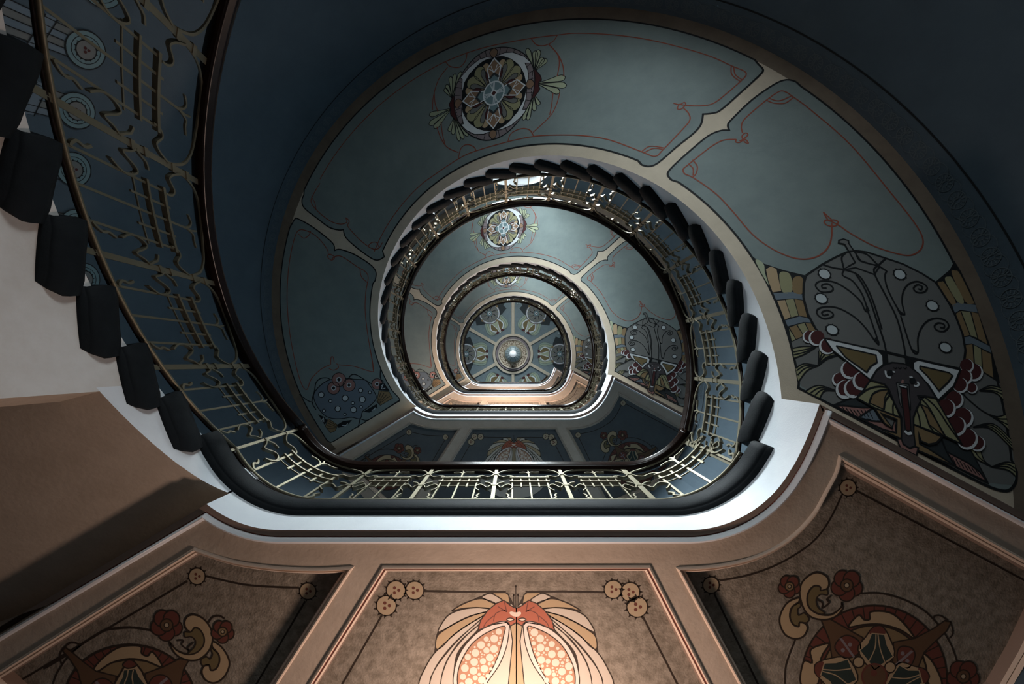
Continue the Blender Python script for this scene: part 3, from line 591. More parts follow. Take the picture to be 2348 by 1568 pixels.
for m in (-1, 0, 1, 2):
    F = thing('stair_flight', FL[m+1], 'staircase', loc=(0, 0, m*DZ)); flights.append(F)
    for k in range(1, 28):
        if m == -1 and Z(1+RISE*(k+1))-DZ < .2: continue
        o = link('step', STEP, F); o.location = (0, 0, Z(1+RISE*k)); o.rotation_euler = (0, 0, -rad(A0+TA*(k-1)))
    if m >= 0:
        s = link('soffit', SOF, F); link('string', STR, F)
        for n, me in MUR: link(n, me, s)
    else:
        s = link('soffit', soffit_mesh(150, 218, 'tan plaster'), F); link('string', string_mesh(194, 216), F)
        # solid white wall under the string, ending in a square jamb
        M = MB(); A = [150+x*1.0 for x in range(0, 45)]+[194.6]
        for R in (736, 812):
            M.strip([P(*pol(R, a), -m*DZ) for a in A], [P(*pol(R, a), Z(hs(a))+(.3 if R == 736 else -.001)) for a in A], 'white wall', True)
        a = 194.6; M.add([P(*pol(736, a), -m*DZ), P(*pol(812, a), -m*DZ), P(*pol(812, a), Z(hs(a))), P(*pol(736, a), Z(hs(a))+.05)], [(0, 1, 2, 3)], 'tan plaster')
        M.obj('spandrel_wall', F)
# ------------------------------------------------------------------ landings
def land_path(d, a0, a1):
    r = 239+d; pts = []; a = a0; cL, cR = (-427, 236), (427, 236); TAN = 28.9
    while a < 180+TAN: pts.append(pol(R_IN+d, a)); a += 1.0
    def fil(c, A, B, n=22): return [(c[0]+r*math.cos(rad(t)), c[1]-r*math.sin(rad(t))) for t in (A+(B-A)*i/n for i in range(n+1))]
    f = [p for p in fil(cL, 180+TAN, 270) if ang(*p) >= a0-1e-6]; pts += f
    pts += [(x, 475+d) for x in range(-380, 381, 76)]
    pts += fil(cR, 270, 360-TAN)
    a = 360-TAN+1
    while a < a1: pts.append(pol(R_IN+d, a)); a += 1.0
    pts.append(pol(R_IN+d, a1)); return pts
def landing_meshes():
    out = {}
    # dark stone nosing
    prof = [(40, 0), (0, 0), (0, .012), (-2, .013), (-6, .018), (-10, .030), (-11.5, .045), (-11, .058), (-8, .0685), (40, .0685)]
    base = land_path(0, 204.3, 333.6); rows = []
    for i, (x, y) in enumerate(base):
        l = math.hypot(x, y); row = []
        b = offset(base, 1)[i]; nx, ny = b[0]-x, b[1]-y
        s = 1 if (nx*x+ny*y) > 0 else -1
        for d, z in prof:
            e = 7 if (i in (0, len(base)-1) and d < 20) else 0
            row.append(P(x+s*nx*(d+e), y+s*ny*(d+e), Z(1+z)))
        rows.append(row)
    M = MB(); M.loft(rows, 'dark stone', True, smooth=True)
    for r in (rows[0], rows[-1]): M.add(r, [tuple(range(len(r)))], 'dark stone')
    out['nosing'] = M.mesh('nosing')
    # fascia
    f = land_path(8, 215.5, 342.7); lo = [P(*p, Z(HL)) for p in f]; hi = [P(*p, Z(1.06)) for p in f]
    M = MB(); M.strip(lo, hi, 'white paint', True)
    out['fascia'] = M.mesh('fascia')
    # soffit with moulded edge and recessed fields
    L0, R0 = f[0], f[-1]
    Lo = (L0[0]-416*1.34, L0[1]+247*1.34); Ro = (R0[0]+430*1.38, R0[1]+230*1.38)
    per = [Lo, ((Lo[0]+L0[0])/2, (Lo[1]+L0[1])/2)]+f+[((Ro[0]+R0[0])/2, (Ro[1]+R0[1])/2), Ro]
    sg = -1 if offset(per, 5)[40][1] < per[40][1] else 1
    rows = [offset(per, sg*d) for d in (0, 12, 13, 15, 16.5, 20, 24.5, 27)]
    zz = [0, 0, .002, .002, -.006, -.011, -.008, 0]
    mm = ['brown trim', 'brown trim', 'red trim', 'white trim', 'white trim', 'white trim', 'white trim']
    M = MB()
    for i in range(7): M.strip([P(*p, Z(HL+zz[i])) for p in rows[i]], [P(*p, Z(HL+zz[i+1])) for p in rows[i+1]], mm[i], i > 3)
    for a, b in ((L0, Lo), (R0, Ro)): M.add([P(*a, Z(HL)), P(*b, Z(HL)), P(*b, Z(1.06)), P(*a, Z(1.06))], [(0, 1, 2, 3)], 'tan plaster')
    out['edge_moulding'] = M.mesh('edge_moulding')
    pm = planemap(HL)
    pan = {'C': [pm(*p) for p in ((881, 1304), (1486, 1303), (1792, 1900), (508, 1900))],
           'L': [pm(*p) for p in [(447, 1263)]+spline([(447, 1263), (536, 1291), (632, 1305), (728, 1309), (799, 1306)], 5)[1:]+[(446, 1850), (300, 1850), (-20, 1558)]],
           'R': [pm(*p) for p in [(1928, 1054)]+spline([(1928, 1054), (1920, 1085), (1897, 1129), (1865, 1184), (1807, 1241), (1731, 1281), (1644, 1301), (1561, 1307)], 4)[1:]+[(1854, 1850), (2150, 1720), (2300, 1590), (2352, 1500), (2430, 1335)]]}
    outer = rows[-1]+[pol(R_W, a) for a in (-24, -28, -32, -38)]+[(700, 1250), (-700, 1250)]+[pol(R_W, a) for a in (213, 212)]
    bm = bmesh.new(); es = []
    for loop in [outer]+list(pan.values()):
        vs = [bm.verts.new(P(*p, Z(HL))) for p in loop]
        es += [bm.edges.new((vs[i], vs[(i+1) % len(vs)])) for i in range(len(vs))]
    bmesh.ops.triangle_fill(bm, edges=es, use_beauty=True, use_dissolve=False)
    me = D.meshes.new('soffit'); bm.to_mesh(me); bm.free(); me.materials.append(MT['tan plaster']); out['soffit'] = me
    # top floor of the landing
    M = MB(); top = land_path(30, 206, 333)+[pol(R_W, -24), pol(R_W, -32), pol(R_W, -38), (700, 1250), (-700, 1250), pol(R_W, 212), pol(R_W, 207)]
    M.add([P(*p, Z(1.067)) for p in top], [tuple(range(len(top)))], 'floor stone'); out['floor_slab'] = M.mesh('floor_slab')
    fields = {}
    for key, loop in pan.items():
        sgn = -1 if sum(a[0]*b[1]-b[0]*a[1] for a, b in zip(loop, loop[1:]+loop[:1])) < 0 else 1
        O = lambda d: offset(loop, sgn*d, True)
        for warm in (0, 1):  # two colourings of one panel: shaded and lamplit
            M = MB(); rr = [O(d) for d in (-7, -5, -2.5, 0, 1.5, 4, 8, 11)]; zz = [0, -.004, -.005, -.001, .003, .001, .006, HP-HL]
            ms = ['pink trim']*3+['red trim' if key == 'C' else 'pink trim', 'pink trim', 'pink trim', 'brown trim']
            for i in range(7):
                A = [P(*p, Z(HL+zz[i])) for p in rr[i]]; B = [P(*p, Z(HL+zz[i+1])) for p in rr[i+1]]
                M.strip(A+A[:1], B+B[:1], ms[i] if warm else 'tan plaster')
            q = rr[-1]; M.add([P(*p, Z(HP)) for p in q], [tuple(t) for t in tessellate_polygon([[Vector((x, y, 0)) for x, y in q]])], 'lamplit panel' if warm else 'shaded panel')
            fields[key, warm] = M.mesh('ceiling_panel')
    return out, fields
LM, FIELD = landing_meshes()
flat = lambda h: (lambda x, y: Z(h))
def buttons(M, L, line=None):
    for x, y, r in L:
        M.disc((x, y), r, 'button', 3, 'sepia', 2.5, spikes=11)
        for k in range(3): t = 2.1*k; M.disc((x+r*.3*math.cos(t), y+r*.3*math.sin(t)), r*.17, 'burgundy', 6, n=10)
def center_mural():
    M = Mural(planemap(HP), flat(HP), helical=False); M.t = ID
    buttons(M, [(886, 1388, 23), (951, 1353, 21), (908, 1353, 22), (1461, 1391, 24), (1406, 1351, 21), (1445, 1357, 22)])
    M.line([(972, 1355), (1080, 1357), (1160, 1357)], 4, 'sepia', 1, smooth=False); M.line([(1384, 1358), (1290, 1356), (1205, 1357)], 4, 'sepia', 1, smooth=False)
    M.line([(876, 1410), (785, 1568), (700, 1720)], 4, 'sepia', 1, smooth=False); M.line([(1474, 1414), (1553, 1568), (1640, 1740)], 4, 'sepia', 1, smooth=False)
    t = M.t = T(940, 1320, 4.696)
    def both(pts, m, l, sm=True, out='sepia', w=2.2):
        M.fill(pts, m, l, sm, out, w); M.fill([(2290-x, y) for x, y in pts][::-1], m, l, sm, out, w)
    both([(1140, 345), (1060, 200), (1030, 178), (880, 180), (720, 235), (560, 320), (420, 420), (320, 540), (285, 640), (260, 840), (150, 1010), (90, 1180), (60, 1560), (1140, 1560)], 'sepia', 0, False, None)
    M.fill([(60, 1400), (150, 1750), (500, 2050), (1140, 2200), (1790, 2050), (2140, 1750), (2230, 1400)], 'cream', .5, True, out='sepia', w=3)
    M.fill([(1140, 345), (1085, 300), (900, 600), (600, 1000), (540, 1560), (1750, 1560), (1700, 1000), (1400, 600), (1200, 300)], 'cream', 1, out=None)
    both([(880, 183), (1030, 182), (1062, 205), (1080, 300), (1000, 262)], 'sand', 2, False)
    both([(775, 225), (850, 190), (900, 200), (990, 258), (925, 300), (800, 245)], 'cream', 3)
    both([(450, 380), (560, 310), (700, 255), (800, 250), (925, 300), (870, 352), (720, 340), (560, 350)], 'sand', 3)
    both([(305, 600), (340, 520), (420, 420), (560, 362), (720, 342), (870, 352), (815, 388), (650, 430), (500, 500), (380, 570)], 'cream', 3)
    both([(280, 780), (290, 660), (360, 590), (520, 495), (680, 425), (820, 388), (770, 440), (600, 540), (450, 650), (350, 760)], 'sand', 3)
    both([(95, 1165), (150, 1020), (250, 850), (400, 700), (560, 570), (770, 440), (740, 490), (500, 700), (330, 900), (250, 1040), (212, 1165), (190, 1400), (90, 1400)], 'cream', 3)
    both([(212, 1165), (250, 1040), (340, 900), (520, 690), (745, 485), (725, 540), (550, 690), (420, 870), (360, 1010), (330, 1165), (310, 1500), (205, 1500)], 'cream', 4)
    both([(330, 1165), (370, 990), (450, 830), (600, 650), (725, 540), (730, 580), (560, 760), (490, 900), (470, 1165), (470, 1500), (320, 1500)], 'cream', 5)
    both([(730, 585), (760, 480), (840, 370), (930, 295), (1010, 262), (1085, 320), (1145, 350), (1145, 500), (1080, 540), (1040, 500), (900, 520)], 'brick red', 6, False)
    both([(466, 1165), (472, 1050), (502, 920), (560, 795), (650, 680), (760, 585), (900, 512), (1005, 488), (1062, 505), (1070, 560), (1040, 760), (960, 960), (830, 1150), (740, 1330), (640, 1420), (500, 1340)], 'lilac white', 7, True)
    both([(512, 1150), (520, 1020), (570, 880), (660, 740), (770, 645), (880, 585), (1018, 540), (1010, 640), (960, 830), (890, 990), (800, 1140), (720, 1270), (640, 1340), (540, 1270)], 'seed ground', 9, True)
    for s in (1, -1):
        done = []
        rnd = random.Random(5 if s > 0 else 9); n = 0
        while len(done) < 110 and n < 4600:
            n += 1; r = (42, 34, 34, 28, 24, 18, 12, 9)[min(7, n//500)]; x, y = rnd.uniform(540, 1020), rnd.uniform(550, 1330)
            e0 = 515 if y > 1020 else 515+((1020-y)/470)**1.75*470; e1 = 1018-max(0, y-540)**1.55*.0085
            if x-r < e0+8 or x+r > e1-6: continue
            if any(math.hypot(x-a, y-b) < r+c+5 for a, b, c in done): continue
            done.append((x, y, r)); M.disc((x if s > 0 else 2290-x, y), r, 'seed', 11, None, n=12)
    both([(1080, 540), (1145, 505), (1145, 1500), (1060, 1500), (1060, 1160), (1105, 700)], 'sand', 3, False)
    M.fill([(1072, 398), (1090, 382), (1140, 392), (1180, 382), (1198, 402), (1175, 432), (1135, 438), (1095, 425)], 'seed', 9, True); both([(1040, 468), (1080, 452), (1122, 468), (1080, 486)], 'seed', 9)
    for q in ([(1045, 385), (1000, 372), (920, 410), (900, 490)], [(1040, 380), (1015, 265)], [(900, 430), (820, 500), (790, 560)], [(950, 330), (1040, 385)]):
        M.line(q, 2, 'burgundy', 8); M.line([(2290-x, y) for x, y in q], 2, 'burgundy', 8)
    for x, y in ((1118, 205), (1140, 112), (1163, 205)): M.line([(x, y), (x, 345)], 2, 'sepia', 9, smooth=False); M.disc((x, y), 9, 'sepia', 9, n=8)
    return M.mesh('painted_flower', base=.0008, coat=.00008)
def side_mural(right):
    M = Mural(planemap(HP), flat(HP), helical=False)
    if right:
        M.t = ID; buttons(M, [(1944, 1118, 19), (1630, 1341, 19)])
        M.line([(1930, 1135), (1900, 1195), (1860, 1245), (1790, 1290), (1720, 1317), (1650, 1331)], 4, 'sepia', 1); M.line([(1962, 1124), (2348, 1330), (2400, 1362)], 4, 'sepia', 1, smooth=False); M.line([(1638, 1362), (1738, 1568), (1880, 1850)], 4, 'sepia', 1, smooth=False)
        tt = T(1740, 1270, 3.862); k = lambda x, y: (x, y)
    else:
        M.t = ID; buttons(M, [(452, 1321, 19), (706, 1355, 19)])
        M.line([(474, 1321), (560, 1340), (640, 1346), (686, 1347)], 4, 'sepia', 1); M.line([(430, 1332), (0, 1588), (-20, 1600)], 4, 'sepia', 1, smooth=False); M.line([(700, 1378), (588, 1568), (450, 1800)], 4, 'sepia', 1, smooth=False)
        tt = T(100, 1370, 5.104); k = None
    M.t = tt
    if right:
        C = (1020, 1100); Rr = 600
        M.disc(C, 800, 'lamplit panel', 1, None, n=64) if False else None
        M.line([(230, 1150), (240, 980), (320, 760)], 4, 'sepia', 2); M.line([(900, 350), (1060, 345), (1250, 390), (1450, 490), (1600, 640), (1700, 800), (1755, 950)], 4, 'sepia', 2)
        M.disc(C, Rr+45, 'burgundy', 2, 'sepia', 4, n=56)
        for a in range(0, 360, 9): M.line([(C[0]+r*math.cos(rad(a)), C[1]+r*math.sin(rad(a))) for r in (500, 645)], 2.5, 'sepia', 4, smooth=False)
        M.disc(C, 470, 'ochre', 5, 'sepia', 4, n=48)
        for q in ([(790, 645), (880, 540), (930, 580), (980, 575), (990, 510), (1150, 515), (1270, 600), (1380, 750), (1250, 670), (1080, 622), (920, 625)], [(395, 950), (470, 960), (455, 850), (560, 800), (620, 800), (550, 920), (520, 1150), (370, 1150)], [(1450, 880), (1540, 960), (1620, 1150), (1500, 1150), (1480, 1000)]): M.fill(q, 'sand', 7, True, out='sepia', w=4)
        for q in ([(545, 570), (620, 570), (920, 740), (880, 900), (650, 950), (620, 750)], [(1700, 600), (1660, 680), (1540, 790), (1460, 870), (1390, 1050), (1180, 1000), (1190, 780), (1380, 745), (1540, 660), (1640, 590)]): M.fill(q, 'umber', 9, out='sepia', w=3)
        for q in ([(670, 830), (720, 740), (800, 720), (890, 780), (880, 880), (760, 920)], [(1220, 900), (1250, 820), (1350, 830), (1380, 900), (1330, 1000), (1250, 990)]): M.fill(q, 'burgundy', 11, True, out='sepia', w=3)
        for q in ([(710, 745), (735, 745), (848, 905), (835, 920)], [(1205, 970), (1345, 850), (1365, 862), (1220, 990)]): M.fill(q, 'mauve', 13)
        for x, y in ((805, 800), (742, 850), (1270, 878), (1312, 945)): M.disc((x, y), 18, 'mauve', 13)
        for dx, dy, rot in ((1040, 850, 0), (700, 1060, -78), (1290, 1120, 70)):
            cr, sr = math.cos(rad(rot)), math.sin(rad(rot)); q = lambda x, y: (dx+x*cr-y*sr, dy+x*sr+y*cr)
            M.fill([q(-40, -195), q(0, -215), q(50, -210), q(110, -120), q(155, 50), q(-20, 180), q(-165, 0), q(-95, -120)], 'sand', 12, True, out='sepia', w=3)
            M.fill([q(-35, -195), q(5, -212), q(50, -205), q(80, -150), q(0, -135), q(-65, -150)], 'burgundy', 14, True)
            M.fill([q(-45, -150), q(70, -140), q(95, -40), q(148, 55), q(-18, 172), q(-150, 0), q(-80, -60)], 'bottle green', 15, out='sand', w=2.5)
            for v in (-15, 30): M.line([q(v*.4, -140), q(v, -20), q(-70 if v < 0 else 70, 100)], 2.5, 'sand', 17)
        M.disc((1020, 1080), 110, 'umber', 16, 'burgundy', 4); M.disc((1015, 1050), 30, 'burgundy', 18)
        for x, y, s in ((880, 955, 48), (1160, 1000, 48)): M.disc((x, y), s, 'sand', 14, 'sepia', 3)
        M.line([(1540, 570), (1560, 545), (1620, 550), (1700, 620), (1715, 700), (1685, 745)], 3.5, 'sepia', 6)
        # flowers and scrolls
        def rose(c, r, m='burgundy'):
            M.disc(c, r*.8, m, 17)
            for i in range(5): t = 72*i+20; M.disc((c[0]+.5*r*math.cos(rad(t)), c[1]+.5*r*math.sin(rad(t))), r*.52, m, 18+1.3*i, 'sepia', 3)
            M.disc(c, r*.4, 'ochre' if r < 120 else 'umber', 25, 'sepia', 3); M.disc(c, r*.16, 'button', 27, 'sepia', 2, n=10)
        rose((268, 285), 100); rose((775, 275), 140); rose((1805, 1080), 145)
        M.fill([(360, 360), (375, 260), (440, 190), (520, 162), (600, 200), (618, 270), (590, 315), (545, 325), (540, 290), (490, 280), (440, 330), (425, 410), (450, 480), (530, 530), (640, 535), (725, 470), (730, 430), (740, 480), (680, 550), (580, 580), (470, 560), (400, 490)], 'sand', 15, True, out='sepia', w=4)
        M.fill([(490, 282), (540, 292), (545, 322), (600, 312), (605, 360), (545, 355), (505, 400), (520, 470), (580, 520), (530, 528), (450, 478), (428, 410), (440, 335)], 'gold', 17, True, out='sepia', w=3)
        M.fill([(350, 385), (250, 430), (190, 530), (185, 620), (230, 710), (310, 748), (390, 730), (428, 660), (410, 615), (360, 605), (350, 640), (300, 620), (272, 550), (290, 470), (350, 425)], 'sand', 13, True, out='sepia', w=4)
        M.fill([(350, 425), (295, 470), (275, 550), (300, 622), (350, 640), (362, 605), (420, 605), (440, 570), (400, 520), (350, 540), (340, 490), (370, 460)], 'gold', 14, True, out='sepia', w=3)
        M.line([(2110, 1070), (2110, 1020), (2160, 1000), (2230, 1020), (2255, 1080), (2240, 1150)], 9, 'ochre', 6)
        M.line([(510, 400), (560, 430), (560, 475), (620, 430), (600, 400), (640, 365)], 4, 'sepia', 19)
    else:
        C = (1010, 1180); 
        M.line([(0, 830), (200, 715), (440, 550), (700, 390), (850, 360), (1050, 350), (1275, 385)], 5, 'sepia', 2); M.line([(110, 1011), (160, 880), (280, 700), (440, 550)], 4, 'sepia', 2)
        M.disc(C, 760, 'burgundy', 2, 'sepia', 5, n=56, ry=630)
        for a in range(180, 360, 8): M.line([(C[0]+r*math.cos(rad(a)), C[1]+r*.83*math.sin(rad(a))) for r in (560, 760)], 2.5, 'sepia', 4, smooth=False)
        M.fill([(590, 830), (700, 700), (860, 590), (1000, 560), (1140, 570), (1150, 650), (1220, 680), (1270, 630), (1350, 720), (1380, 810), (1200, 740), (1010, 715), (800, 760), (640, 860)], 'sand', 5, True, out='sepia', w=4)
        M.fill([(640, 860), (800, 760), (1010, 718), (1200, 742), (1370, 812), (1180, 900), (850, 920)], 'ochre', 6, False, out='sepia', w=3)
        for q in ([(225, 620), (260, 580), (340, 640), (470, 750), (620, 860), (850, 915), (840, 1200), (500, 1200), (400, 850), (290, 690)], [(1700, 735), (1600, 710), (1400, 810), (1190, 885), (1220, 1200), (1560, 1200), (1640, 840)]): M.fill(q, 'umber', 8, out='sepia', w=3)
        for x, y in ((690, 1080), (1370, 1040)): M.disc((x, y), 140, 'burgundy', 10, 'sepia', 3)
        for q in ([(600, 990), (630, 970), (760, 1120), (730, 1140)], [(1350, 1000), (1440, 930), (1465, 950), (1380, 1020)]): M.fill(q, 'mauve', 12)
        M.fill([(830, 1010), (880, 920), (950, 800), (1010, 715), (1060, 740), (1150, 850), (1220, 1000), (1260, 1200), (780, 1200)], 'sand', 12, False, out='sepia', w=4); M.fill([(930, 790), (980, 730), (1050, 735), (1090, 790), (1000, 825)], 'burgundy', 14, True, out='sepia', w=3)
        M.fill([(940, 845), (1080, 825), (1120, 920), (1190, 1010), (1240, 1200), (800, 1200), (880, 1010), (930, 920)], 'bottle green', 15, False, out='sand', w=2)
        for a, b in ((980, 970), (1040, 1070)): M.line([(a+15, 840), (a, 930), (b-20, 1011), (b-30, 1200)], 2.5, 'sand', 17)
        def rose(c, r, m='burgundy'):
            M.disc(c, r*.8, m, 17)
            for i in range(5): t = 72*i+20; M.disc((c[0]+.5*r*math.cos(rad(t)), c[1]+.5*r*math.sin(rad(t))), r*.52, m, 18+1.3*i, 'sepia', 3)
            M.disc(c, r*.4, 'ochre' if r < 150 else 'umber', 25, 'sepia', 3); M.disc(c, r*.16, 'button', 27, 'sepia', 2, n=10)
        rose((1445, 318), 185); rose((2100, 395), 135)
        M.fill([(1725, 400), (1665, 350), (1655, 270), (1700, 210), (1780, 200), (1880, 250), (1960, 360), (1980, 500), (1930, 630), (1820, 720), (1700, 730), (1590, 690), (1520, 620), (1480, 520), (1560, 610), (1680, 660), (1790, 640), (1870, 560), (1880, 460), (1830, 370), (1770, 350)], 'sand', 15, True, out='sepia', w=4)
        M.fill([(1725, 400), (1770, 352), (1832, 372), (1880, 460), (1870, 560), (1790, 640), (1690, 660), (1770, 570), (1780, 500), (1730, 455), (1660, 460), (1655, 400)], 'gold', 17, True, out='sepia', w=3)
        M.fill([(1980, 510), (2080, 570), (2160, 690), (2175, 800), (2110, 930), (2000, 995), (1900, 960), (1855, 870), (1880, 800), (1940, 790), (1960, 845), (2020, 830), (2060, 750), (2050, 660), (1980, 580)], 'sand', 13, True, out='sepia', w=4)
        M.fill([(1980, 580), (2050, 660), (2060, 750), (2020, 830), (1960, 845), (1940, 795), (1860, 790), (1850, 720), (1910, 690), (1950, 715), (1980, 660), (1960, 600)], 'gold', 14, True, out='sepia', w=3)
        M.line([(215, 775), (190, 690), (220, 610), (300, 535), (370, 528), (435, 555)], 4, 'sepia', 6); M.line([(1930, 290), (1980, 225), (2060, 212), (2120, 245)], 4, 'sepia', 6)
        M.line([(1560, 500), (1640, 500), (1620, 550), (1710, 620), (1690, 580), (1760, 520)], 3.5, 'sepia', 16)
    return M.mesh('painted_star_flower', base=.0008, coat=.00008)
CM, SL, SR = center_mural(), side_mural(False), side_mural(True)
LL = ['nearest landing, warm-lit panelled underside along the bottom of the picture',
      'second landing up, its shaded slate-blue panels half hidden behind the nearest black handrail',
      'third landing up, thin warm-lit band with dark red roses at its left end',
      'topmost landing, narrow tan band just below the star-ribbed ceiling']
for m in range(4):
    Lo = thing('landing', LL[m], 'landing', loc=(0, 0, m*DZ))
    for n in ('nosing', 'fascia', 'edge_moulding', 'soffit', 'floor_slab'): link(n, LM[n], Lo)
    for key, mur in (('C', ('painted_flower', CM)), ('L', ('painted_star_flower', SL)), ('R', ('painted_star_flower', SR))):
        p = link('ceiling_panel', FIELD[key, 0 if m == 1 else 1], Lo); link(mur[0], mur[1], p)  # the landing without a lamp takes the shaded colouring
# ------------------------------------------------------------------ railings
def panel_pieces(stair):
    sh = (lambda u, v: v+.035-.08*u) if stair else (lambda u, v: v)
    S = lambda pts: [(u, sh(u, v)) for u, v in pts]; mir = lambda pts: [(1-u, v) for u, v in pts]
    P_ = []
    P_.append(('post', [[(0, -.015), (0, .835)]], .026, .012, False))
    cl = [(.42,), (.49,), (.65,), (.74,)] if stair else [(.40,), (.66,)]
    for (v,) in cl: P_.append(('clamp', [[(0, v-.010), (0, v+.010)]], .036, .022, False))
    for u, t in ((.25, .575), (.5, .70), (.75, .575)): P_.append(('baluster', [[(u, .09), (u, t)]], .0105, .0105, False))
    for v, th, wd in ((.567, .015, .030), (.471, .012, .028), (.40, .006, .008)): P_.append(('cross_bar', [[(.215+.57*k/6, v) for k in range(7)]], th, wd, False))
    for u in (.375, .625): P_.append(('peg', [[(u, .372), (u, .60)]], .010, .010, False))
    up = [(.02, .66), (.06, .615), (.11, .588), (.15, .60), (.19, .618), (.23, .615), (.258, .595), (.262, .567)]
    lo = [(.02, .40), (.06, .372), (.085, .335), (.11, .345), (.15, .385), (.19, .405), (.23, .385), (.25, .345), (.235, .31), (.19, .272)]
    cu = [(.02, .405), (.05, .43), (.08, .458), (.135, .470)]
    hk = [(.25, .12), (.22, .13), (.19, .155), (.205, .185), (.175, .215)]
    for f in (lambda p: p, mir):
        P_.append(('scroll', [S(f(up))], .008, .024, True)); P_.append(('leaf_scroll', [S(f(lo))], .007, .024, True)); P_.append(('curl', [S(f(cu))], .009, .016, True)); P_.append(('hook', [f(hk)], .010, .016, True))
    P_.append(('arch', [S([(.015, .655), (.04, .72), (.11, .772), (.25, .806), (.5, .818), (.75, .81), (.89, .775), (.955, .72), (.985, .655)])], .010, .010, True))
    P_.append(('finial', [[(.5, .685), (.47, .72), (.42, .735), (.36, .722)], [(.5, .695), (.54, .738), (.6, .735), (.665, .742)], [(.5, .70), (.505, .735), (.49, .765)]], .008, .012, True))
    return P_
def sweep(paths, th, wd, sm, mapper, sub=4):
    M = MB()
    for p in paths:
        q = spline(p, sub) if sm else p
        rows = []; n = len(q)
        for i in range(n):
            a, b = q[max(i-1, 0)], q[min(i+1, n-1)]; dx, dy = (b[0]-a[0])*.5, b[1]-a[1]; l = math.hypot(dx, dy) or 1; nx, ny = -dy/l, dx/l
            u, v = q[i]; t = th/2
            rows.append([mapper(u+nx*t*k/.5, v+ny*t*k, wd/2*j) for k, j in ((1, 1), (1, -1), (-1, -1), (-1, 1))])
        M.loft(rows, 'brass', True, True)
    return M
PA = 17.18; NP = 14; AS = -32.2; HB0 = 1.0685; PDZ = DH/NP*HM
RR_ = R_RAIL*U
def map_stair(u, v, wd):
    a = rad(u*PA); R = RR_+wd; return Vector((R*math.cos(a), -R*math.sin(a), v+u*PDZ))
STP = [(n, sweep(p, th, wd, sm, map_stair).mesh(n)) for n, p, th, wd, sm in panel_pieces(True)]
# landing rail line
lp = land_path(10, 208.3, 327.8)
cum = [0]
for a, b in zip(lp, lp[1:]): cum.append(cum[-1]+math.hypot(b[0]-a[0], b[1]-a[1]))
def at_len(s):
    s = max(0, min(s, cum[-1])); i = 0
    for i in range(len(cum)-1):
        if cum[i+1] >= s: break
    t = (s-cum[i])/(cum[i+1]-cum[i] or 1); a, b = lp[i], lp[i+1]; l = math.hypot(b[0]-a[0], b[1]-a[1]) or 1
    x, y = a[0]+(b[0]-a[0])*t, a[1]+(b[1]-a[1])*t; nx, ny = -(b[1]-a[1])/l, (b[0]-a[0])/l
    if nx*x+ny*y < 0: nx, ny = -nx, -ny
    return x, y, nx, ny
def s_of(x):                                                       # arc length where the straight part has this x
    return next(cum[i]+(x-lp[i][0]) for i in range(len(lp)-1) if lp[i][1] > 484.9 and lp[i+1][1] > 484.9 and lp[i][0] <= x <= lp[i+1][0])
try: marks = [0]+[s_of(x) for x in (-370, -200, -10, 185, 370)]+[cum[-1]]
except StopIteration: marks = [cum[-1]*k/6 for k in range(7)]
marks = [0, None, None, None, None, None, cum[-1]]
mid = cum[-1]/2
for i, x in enumerate((-421, -220, -10, 195, 404)): marks[i+1] = mid+x
def map_land(i):
    def f(u, v, wd):
        x, y, nx, ny = at_len(marks[i]+(marks[i+1]-marks[i])*u); return Vector((x*U+nx*wd, y*U+ny*wd, Z(HB0)+v))
    return f
LDP = []
for i in range(6):
    mp = map_land(i)
    for n, p, th, wd, sm in panel_pieces(False):
        LDP.append((n, sweep(p, th, wd, sm, mp).mesh(n)))
HR = [(1.35*x, 1.25*y-.008) for x, y in ((-.020, 0), (.020, 0), (.030, .010), (.030, .018), (.038, .026), (.038, .040), (.026, .056), (0, .062), (-.026, .056), (-.038, .040), (-.038, .026), (-.030, .018), (-.030, .010))]
def rail_mesh(pts, prof, mname, name):                              # pts: (x, y, z, nx, ny)
    M = MB(); M.loft([[Vector((x*U+nx*d, y*U+ny*d, z+v)) for d, v in prof] for x, y, z, nx, ny in pts], mname, True, True, smooth=True); return M.mesh(name)
stair_line = []
for k in range(NP*6+1):
    a = AS+PA*k/6; x, y = pol(R_RAIL, a); stair_line.append((x, y, Z(HB0)+PDZ*k/6, x/R_RAIL, y/R_RAIL))
land_line = []
for k in range(91):
    x, y, nx, ny = at_len(cum[-1]*k/90); land_line.append((x, y, Z(HB0), nx, ny))
up = lambda L, v: [(x, y, z+v, nx, ny) for x, y, z, nx, ny in L]
BAR = [(-.014, 0), (.014, 0), (.014, .012), (-.014, .012)]; BAR2 = [(-.006, 0), (.006, 0), (.006, .008), (-.006, .008)]
SH, LH = rail_mesh(up(stair_line, .825), HR, 'dark wood', 'handrail'), rail_mesh(up(land_line, .825), HR, 'dark wood', 'handrail')
SK, LK = rail_mesh(up(stair_line, .070), BAR2, 'dark wood', 'lower_rail'), rail_mesh(up(land_line, .070), BAR2, 'dark wood', 'lower_rail')
SB, LB = rail_mesh(up(stair_line, .088), BAR, 'brass', 'bottom_rail'), rail_mesh(up(land_line, .088), BAR, 'brass', 'bottom_rail')
NL = ['brass stair railing at the upper left, nearest to the viewer, with dark handrail', 'brass railing climbing the first full flight, framing the second flight', 'brass railing of the second flight, second dark ring inward', 'brass railing of the topmost flight, innermost thin dark ring']
